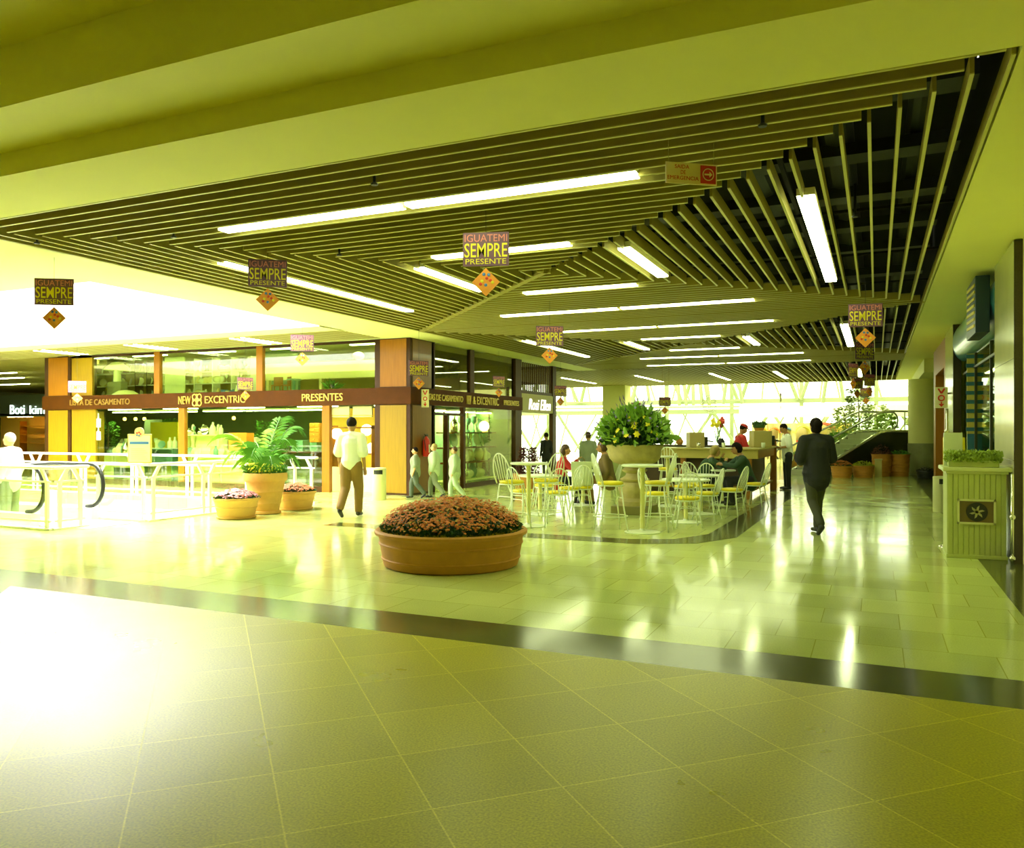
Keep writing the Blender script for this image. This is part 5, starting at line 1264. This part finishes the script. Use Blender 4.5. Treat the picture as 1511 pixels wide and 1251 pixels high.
mb = MB(); mb.lathe([(.08,0),(.1,.14)],(0,0,0),14); mb.build('pot', terra, t); mb = MB(); leaves(mb, 70, lambda: ((rnd.uniform(-.08,.08),rnd.uniform(-.08,.08),.14),(rnd.uniform(-1,1),rnd.uniform(-1,1),rnd.uniform(.1,.9))), .3, rnd, asp=.12); mb.build('foliage', leaf_g, t)
goods(5, por, Y_(529,18.65), 18.65, 3.53, 'white round dish standing on the upper cream parapet', None, 0, 1.2)
# doorway: warm display
mb = MB(); mb.box((Y_(486,17.1),17.1,0),(Y_(553,17.1),17.2,.62)); tag(mb.build('door_counter', mat('door_counter_pale', (.72,.72,.48), .5)), 'pale low counter across the gift shop doorway', 'counter')
mb = MB(); mb.box((Y_(486,19.0),19.0,0),(Y_(556,19.0),19.1,2.2)); tag(mb.build('warm_panel', mat('warm_yellow', (.92,.62,.05), .6)), 'warm yellow back panel seen through the gift shop doorway', 'display panel')
for k, px in enumerate((497, 541, 549)):
    t = thing('glass_lamp', ['glowing glass lamp at the left of the doorway','large glowing globe lamp right of the man in white','small glowing lamp by the corner column'][k], 'lamp', (Y_(px,17.6),17.6,[1.0,1.1,.62][k]))
    mb = MB(); mb.lathe([(.08,0),(.02,.03),(.02,.3),(.06,.34)],(0,0,0),14); mb.build('base', gold, t)
    mb = MB(); mb.ell((0,0,.48),(.15,.15,.15),18,12); mb.build('globe', emit('globe_glow', (1,.85,.4), 6), t, smooth=True)
mb = MB(); mb.box((Y_(488,17.5),17.4,.94),(Y_(552,17.5),17.8,.98)); mb.box((Y_(488,17.5),17.4,1.62),(Y_(552,17.5),17.6,1.66)); mb.box((Y_(488,17.5),17.4,0),(Y_(489,17.5),17.8,1.7)); mb.box((Y_(551,17.5),17.4,0),(Y_(552,17.5),17.8,1.7)); tag(mb.build('lamp_shelf', wood_orange), 'orange shelf unit holding the lamps behind the doorway', 'shelf')
for k, px in enumerate((486.5, 520)):
    mb = MB(); mb.box((Y_(px+2,16.7),16.66,1.95),(Y_(px+30,16.7),16.7,2.17)); mb.box((Y_(px+2,16.7),16.66,1.9),(Y_(px+30,16.7),16.7,1.93)); tag(mb.build('transom_panel', mat('transom', (.5,.48,.2), .4)), ['left pale transom panel above the gift shop doorway','right pale transom panel above the gift shop doorway'][k], 'transom')
# side windows: glass shelves with plates
X_ = -11.0
ya, yb = ys(690), ys(758)
for k, z in enumerate((.12,.62,1.05,1.48)):
    mb = MB(); mb.box((X_-.25,ya+.1,z),(X_+.25,yb-.1,z+.04)); tag(mb.build('display_shelf', wood_lintel if k else shade_m), ['bottom plinth shelf of the side window','lower brown shelf of the side window','middle brown shelf of the side window','top brown shelf of the side window'][k], 'shelf')
    y = ya+.2
    while y < yb-.2:
        kd = [5,0,4,1][k] if rnd.random() < .6 else rnd.choice([0,1,2,4,5]); goods(kd, rnd.choice([por,por,teal,chrome]), X_+rnd.uniform(-.1,.1), y, z+.04, 'white or green piece of tableware on the side window shelves', 'tableware on the side window shelves', PI/2+rnd.uniform(-.3,.3), rnd.uniform(1.1,1.6)); y += .33
for yy in (ya+.1, (ya+yb)/2, yb-.1):
    mb = MB(); mb.box((X_-.02,yy-.02,0),(X_+.02,yy+.02,2.15)); tag(mb.build('shelf_upright', wood_dark), 'dark upright carrying the side window shelves', 'upright', 'uprights of the side window shelves')
t = thing('wall_lamp', 'round glowing lamp among orange ornaments at the right of the side window', 'lamp', (X_+.1, ys(745), 1.6))
mb = MB(); mb.ell((0,0,.1),(.16,.16,.16),18,12); mb.build('globe', emit('globe_glow', (1,.85,.4), 6), t, smooth=True); mb = MB(); mb.lathe([(.1,-.1),(.03,-.05),(.03,0)],(0,0,0),14); mb.build('base', gold, t)
mb = MB(); mb.box((X_-.55,ya,.1),(X_-.5,yb,2.15)); tag(mb.build('mint_backdrop', mat('panel_mint', (.62,.90,.68), .5)), 'mint-white back panel of the side window display', 'display panel')
mb = MB(); mb.box((X_-.2,ys(643),.0),(X_-.15,ys(684),1.95)); tag(mb.build('warm_panel', mat('warm_yellow', (.92,.62,.05), .6)), 'warm yellow panel behind the side entrance doors', 'display panel')
tube_light('shop_light', -11.0, -10.7, ys(645), ys(682), 2.1, 'warm tube over the side entrance doors', None, emit('door_tube', (1,.7,.25), 14))
# upper side window: hanging leafy plants (dark)
for k, px in enumerate((655, 707)):
    y = ys(px); bush('hanging_plant', ['dark leafy plant in the upper side window, near one','dark leafy plant in the upper side window, far one'][k], -11.2, y, 2.55, 1.1, .3, leaf_d, 260, 60+k, .14)
# ================= PEOPLE =================
def V3(*a): return Vector(a)
def remesh(mb, name, m, parent, vox=.011, smooth_it=2):
    o = mb.build(name, m, None)
    r = o.modifiers.new('r', 'REMESH'); r.mode = 'VOXEL'; r.voxel_size = vox; r.use_smooth_shade = True
    s = o.modifiers.new('s', 'SMOOTH'); s.iterations = smooth_it; s.factor = .5
    apply_mesh(o)
    o.data.polygons.foreach_set('use_smooth', [True]*len(o.data.polygons))
    o.data.materials.clear(); o.data.materials.append(m)
    o.parent = parent; return o
def skeleton(pose, lean=0.0, turn_head=0.0, nod=0.0):
    J = {}
    if pose == 'sit':
        hz_ = .52; J['hip'] = V3(0,0,hz_)
        for s, n in ((-1,'l'),(1,'r')):
            J['hip'+n] = V3(.09*s,.02,hz_); J['knee'+n] = V3(.12*s,.44,.52); J['ank'+n] = V3(.11*s,.40+.03*s,.09)
        base = hz_
    else:
        hz_ = .92; J['hip'] = V3(0,0,hz_); base = hz_
        st = .0 if pose == 'stand' else .27
        for s, n in ((-1,'l'),(1,'r')):
            J['hip'+n] = V3(.09*s,0,hz_-.02); f = st*s
            if pose == 'walk' and s < 0: J['knee'+n] = V3(.09*s,-.04,.50); J['ank'+n] = V3(.08*s,-.30,.17)
            elif pose == 'walk': J['knee'+n] = V3(.09*s,.14,.50); J['ank'+n] = V3(.08*s,.15,.085)
            else: J['knee'+n] = V3(.10*s,.01,.49); J['ank'+n] = V3(.11*s,0,.085)
    def sp(h, x=0, y=0):     # point on the spine at height h above the hip, leaning forward
        c, s_ = math.cos(lean), math.sin(lean); return V3(x, h*s_+y*c, base+h*c-y*s_)
    J['waist'] = sp(.16); J['chest'] = sp(.36,0,.01); J['neckb'] = sp(.52,0,-.01)
    J['neck'] = sp(.58,0,0); nf = V3(0, math.sin(lean+nod), math.cos(lean+nod))
    J['head'] = J['neck']+nf*.115+V3(0,.015,0)
    for s, n in ((-1,'l'),(1,'r')):
        J['sh'+n] = sp(.47, .175*s, 0)
        J['el'+n] = J['sh'+n]+V3(.05*s,-.03,-.28); J['wr'+n] = J['el'+n]+V3(.0,.08,-.24)
    J['nod'] = lean+nod; J['turn'] = turn_head
    return J
def hand(mb, w, d, side, s=1.0):
    d = d.normalized(); up = V3(0,0,1); a = d.cross(up)
    if a.length < .2: a = V3(0,1,0)
    a.normalize(); n = a.cross(d).normalized()
    p = w+d*.045
    mb.cap(w, p+d*.03, .024, .027, 8)
    for k in range(4):
        b = p+a*(-.026+.0175*k)+d*.035; L = [.058,.072,.068,.052][k]; k1 = b+d*L*.5-n*.006; tip = k1+(d*.8-n*.5)*L*.5
        mb.cap(b, k1, .0095, .009, 6); mb.cap(k1, tip, .009, .008, 6)
    t0 = p+a*.026*side-d*.01; mb.cap(t0, t0+(a*side*.7+d*.7)*.05, .011, .009, 6)
def person(label, px, d, face, pose, shirt, legs, hairm, H=1.72, lean=0, nod=0, J_over=None, sleeve='long', skinm=None, bottom='trousers', jacket_len=.08, z0=0, hair='short', extra=None, loose=.0, pos=None, shoes=None, turn=0.0):
    skinm = skinm or skin_m; shoes = shoes or rubber
    x, y = pos or at(px, d); s = H/1.74
    t = thing('person', label, 'person', (x,y,z0), YAW+math.radians(face-90)); t.scale = (s,s,s)
    J = skeleton(pose, lean, turn, nod)
    if J_over: J.update({k: V3(*v) for k, v in J_over.items()})
    hd = J['head']; R = Matrix.Rotation(turn,4,'Z') @ Matrix.Rotation(-J['nod'],4,'X')
    # body
    b = MB()
    b.cap(J['hip'], J['waist'], .125, .115, 14); b.cap(J['waist'], J['chest'], .115, .13, 14); b.cap(J['chest'], J['neckb'], .12, .075, 14); b.cap(J['neckb'], J['head'], .055, .05, 10)
    for n in 'lr':
        b.cap(J['hip'+n], J['knee'+n], .085, .055); b.cap(J['knee'+n], J['ank'+n], .052, .036); b.cap(J['neckb'], J['sh'+n], .06, .058)
        ft = V3(0,.13,-.045) if not (pose == 'walk' and n == 'l') else V3(0,.07,-.12)
        b.cap(J['ank'+n]+V3(0,-.02,-.03), J['ank'+n]+ft, .036, .03, 8)
        b.cap(J['sh'+n], J['el'+n], .05, .04); b.cap(J['el'+n], J['wr'+n], .038, .026); hand(b, J['wr'+n], J['wr'+n]-J['el'+n], -1 if n == 'r' else 1)
    b.ell(hd, (.078,.095,.115), 14, 10, 0, R); b.ell(hd+R@V3(0,.05,-.055), (.052,.05,.05), 10, 8, 0, R)
    b.ell(hd+R@V3(0,.105,-.015), (.013,.022,.024), 8, 6, 0, R)
    for q in (-1,1): b.ell(hd+R@V3(.08*q,-.0,-.01), (.012,.02,.03), 8, 6, 0, R)
    remesh(b, 'body', skinm, t, .0115, 1)
    f = MB()
    for q in (-1,1): f.ell(hd+R@V3(.03*q,.088,.015), (.012,.008,.008), 8, 6, 0, R)
    f.build('eyes', rubber, t, smooth=True)
    f = MB(); f.ell(hd+R@V3(0,.098,-.06), (.025,.006,.007), 8, 6, 0, R); f.build('mouth', mat('lip', (.4,.12,.06), .5), t, smooth=True)
    # upper clothing
    c = MB(); e = .018+loose
    lo = J['hip']-(J['waist']-J['hip']).normalized()*jacket_len
    c.cap(lo, J['waist'], .135+e, .118+e, 16); c.cap(J['waist'], J['chest'], .118+e, .135+e, 16); c.cap(J['chest'], J['neckb']-V3(0,0,.02), .125+e, .07+e*.5, 16)
    for n in 'lr':
        c.cap(J['neckb']-V3(0,0,.02), J['sh'+n], .06+e*.5, .06+e*.6)
        if jacket_len > 0: c.cap(J['hip'+n]*.5+J['hip']*.5, J['hip'], .11+e, .12+e, 12)
        if sleeve == 'long': c.cap(J['sh'+n], J['el'+n], .058+e*.7, .048+e*.6); c.cap(J['el'+n], J['wr'+n]+(J['el'+n]-J['wr'+n]).normalized()*.02, .046+e*.5, .034+e*.4)
        else: m_ = J['sh'+n].lerp(J['el'+n], .9); c.cap(J['sh'+n], m_, .06+e*.7, .062+e)
    remesh(c, 'shirt' if sleeve == 'short' or jacket_len < .1 else 'jacket', shirt, t, .013, 3)
    l = MB()
    if bottom == 'skirt':
        if pose == 'sit':
            for n in 'lr': l.cap(J['hip'+n], J['knee'+n]+V3(0,-.05,0), .12, .085)
        else: l.cap(J['hip'], J['hip']-V3(0,0,.12), .15, .165, 16); l.cap(J['hip']-V3(0,0,.12), J['hip']-V3(0,-.02,.30), .165, .15, 16)
        remesh(l, 'skirt', legs, t, .014, 3)
        for n in 'lr': k = MB(); k.cap(J['hip'+n], J['knee'+n], .088, .058); k.cap(J['knee'+n], J['ank'+n], .055, .038); o = remesh(k, 'stocking', mat('stocking', (.055,.05,.03), .6), t, .013, 2)
    else:
        for n in 'lr':
            lq = min(loose, .03) if label[:5] != 'woman' else 0; l.cap(J['hip'], J['hip'+n], .125, .11, 14); l.cap(J['hip'+n], J['knee'+n], .105+lq*.5, .075+lq*.5, 12); l.cap(J['knee'+n], J['ank'+n]+V3(0,0,.02), .073+lq*.5, .058+lq*.5, 12)
        remesh(l, 'trousers', legs, t, .013, 2)
    for n in 'lr':
        k = MB(); ft = V3(0,.145,-.05) if not (pose == 'walk' and n == 'l') else V3(0,.08,-.135)
        a = J['ank'+n]
        k.cap(a+V3(0,-.03,-.035), a+ft, .044, .034, 10); k.cap(a+V3(0,-.01,0), a+V3(0,-.01,-.035), .043, .043, 10)
        remesh(k, 'shoe', shoes, t, .012, 1)
    h = MB(); h.ell(hd+R@V3(0,-.015,.03), (.088,.098,.103), 14, 10, 0, R)
    if hair == 'long': h.ell(hd+R@V3(0,-.05,-.04), (.092,.075,.12), 12, 8, 0, R)
    if hair == 'bun': h.ell(hd+R@V3(0,-.08,.03), (.07,.06,.07), 12, 8, 0, R); h.ell(hd+R@V3(0,-.03,-.03), (.082,.075,.09), 12, 8, 0, R)
    if hair == 'full': h.ell(hd+R@V3(0,-.03,.0), (.10,.10,.12), 12, 8, 0, R)
    ho = h.build('hair', hairm, t, smooth=True)
    # cut the fringe back so the face stays open
    bm = bmesh.new(); bm.from_mesh(ho.data)
    Ri = R.inverted()
    for v in bm.verts:
        q = Ri @ (v.co-hd)
        if q.y > .045 and q.z < .06: v.co = hd + R @ V3(q.x*.8, .03, max(q.z, -.02))
    bm.to_mesh(ho.data); bm.free()
    if extra == 'cap':
        k = MB(); k.ell(hd+R@V3(0,-.01,.075), (.096,.105,.06), 14, 8, 0, R); k.ell(hd+R@V3(0,.11,.055), (.06,.05,.012), 12, 6, 0, R); k.build('cap', mat('cap_red', (.5,.02,.02), .6), t, smooth=True)
    if extra == 'hat':
        k = MB(); k.ell(hd+R@V3(0,0,.10), (.085,.095,.07), 14, 8, 0, R); k.ell(hd+R@V3(0,0,.06), (.19,.2,.014), 18, 6, 0, R); k.build('hat', mat('hat_dark', (.05,.02,.02), .7), t, smooth=True)
    return t
c_white = mat('cloth_white', (.86,.90,.76), .8); c_tan = mat('cloth_tan', (.26,.15,.03), .8); c_black = mat('cloth_black', (.012,.014,.012), .8); c_green = mat('cloth_dark_green', (.03,.075,.03), .8)
c_red = mat('cloth_red', (.50,.02,.015), .8); c_brown = mat('cloth_olive_brown', (.17,.12,.025), .8); c_pale = mat('cloth_pale_green', (.42,.55,.30), .85); c_grey = mat('cloth_grey_green', (.25,.30,.17), .85); c_denim = mat('cloth_slate', (.10,.13,.08), .85)
person('man in a loose white short-sleeved shirt and tan trousers walking away towards the gift shop', 518, 14.55, 80, 'walk', c_white, c_tan, hair_k, 1.80, sleeve='short', skinm=skin_d, loose=.025, lean=.04, jacket_len=-.06)
person('woman in a black flared jacket and dark leggings walking away down the walkway', 1205, 12.15, 95, 'walk', c_black, mat('leggings', (.045,.05,.018), .7), hair_k, 1.75, lean=.03, jacket_len=.10, hair='bun', loose=.045,
       J_over={'ell':(-.25,.03,1.13),'wrl':(-.16,.20,1.06),'elr':(.25,.03,1.13),'wrr':(.16,.20,1.06),'anll':(0,0,0)})
person('man in white shirt and black trousers standing at the bar end, looking at his hands', 1162, 21.3, 178, 'stand', c_white, c_black, hair_k, 1.76, lean=.05, nod=.45, sleeve='short', skinm=skin_d,
       J_over={'ell':(-.23,.03,1.13),'wrl':(-.06,.24,1.10),'elr':(.23,.03,1.13),'wrr':(.06,.24,1.10)})
person('barista in a red shirt and red cap working behind the cafe bar', 1090, 20.1, 8, 'stand', c_red, c_black, hair_k, 1.74, lean=.10, nod=.35, extra='cap', skinm=skin_d, jacket_len=.04,
       J_over={'ell':(-.22,.10,1.16),'wrl':(-.10,.32,1.13),'elr':(.22,.10,1.16),'wrr':(.10,.32,1.15)})
person('fair-haired man in dark green seated before the bar, leaning forward, hand to face', 1031, 17.1, 0, 'sit', c_green, c_black, mat('hair_fair', (.35,.27,.06), .6), 1.74, lean=.55, nod=-.2, hair='full',
       J_over={'ell':(-.2,.50,.80),'wrl':(-.07,.52,.98),'elr':(.2,.50,.78),'wrr':(.08,.56,.90)})
person('dark-haired man in a dark green jacket seated at the small table, facing left', 1105, 16.75, 180, 'sit', c_green, c_black, hair_k, 1.76, lean=.35, nod=.05, hair='full', skinm=skin_d,
       J_over={'ell':(-.22,.34,.82),'wrl':(-.08,.55,.84),'elr':(.22,.34,.82),'wrr':(.06,.55,.86)})
person('woman with brown hair in a red and black coat seated on the left, facing right', 826, 17.0, 2, 'sit', c_red, c_black, hair_b, 1.66, lean=.18, nod=-.05, hair='long', bottom='skirt',
       J_over={'ell':(-.2,.24,.80),'wrl':(-.06,.40,.98),'elr':(.2,.24,.80),'wrr':(.06,.42,.86)})
person('man in an olive brown jacket seated beside the urn, facing left', 899, 16.9, 178, 'sit', c_brown, c_tan, hair_b, 1.76, lean=.2, nod=.05, hair='full', skinm=skin_d)
person('distant person in a dark hat and grey-green coat behind the seated pair', 868, 22.0, 100, 'stand', c_grey, c_denim, hair_b, 1.50, extra='hat', loose=.05)
person('person in dark clothes silhouetted at the entrance of the script-sign shop', 806, 25.9, 120, 'stand', c_black, c_black, hair_k, 1.50, skinm=skin_d)
person('white-haired person in a white shirt riding the escalator down on the far left', 17, 14.3, 175, 'stand', c_white, c_grey, hair_g, 1.72, z0=-.2, loose=.03, pos=(-14.0,9.3))
person('child in pale green walking left in front of the side doors, the nearer of three', 671, 18.2, 178, 'walk', c_pale, c_pale, hair_b, 1.20, loose=.05)
person('child in pale green with fair hair in the middle of the group of three walking', 641, 18.7, 172, 'walk', mat('cloth_mint', (.50,.62,.36), .85), c_grey, mat('hair_fair', (.35,.27,.06), .6), 1.26, loose=.05)
person('child in dark grey-green walking at the head of the group of three', 613, 18.55, 180, 'walk', c_grey, c_denim, hair_k, 1.18, loose=.03, sleeve='short')
bx, by = at(1148, 21.3)
mb = MB(); mb.box((-.09,-.12,0),(.09,.12,.012)); o = mb.build('leaflet', table_white, loc=(*at(1149,21.3),1.13)); o.rotation_euler = (0,.3,YAW); tag(o, 'pale leaflet held by the standing man in the white shirt', 'leaflet')
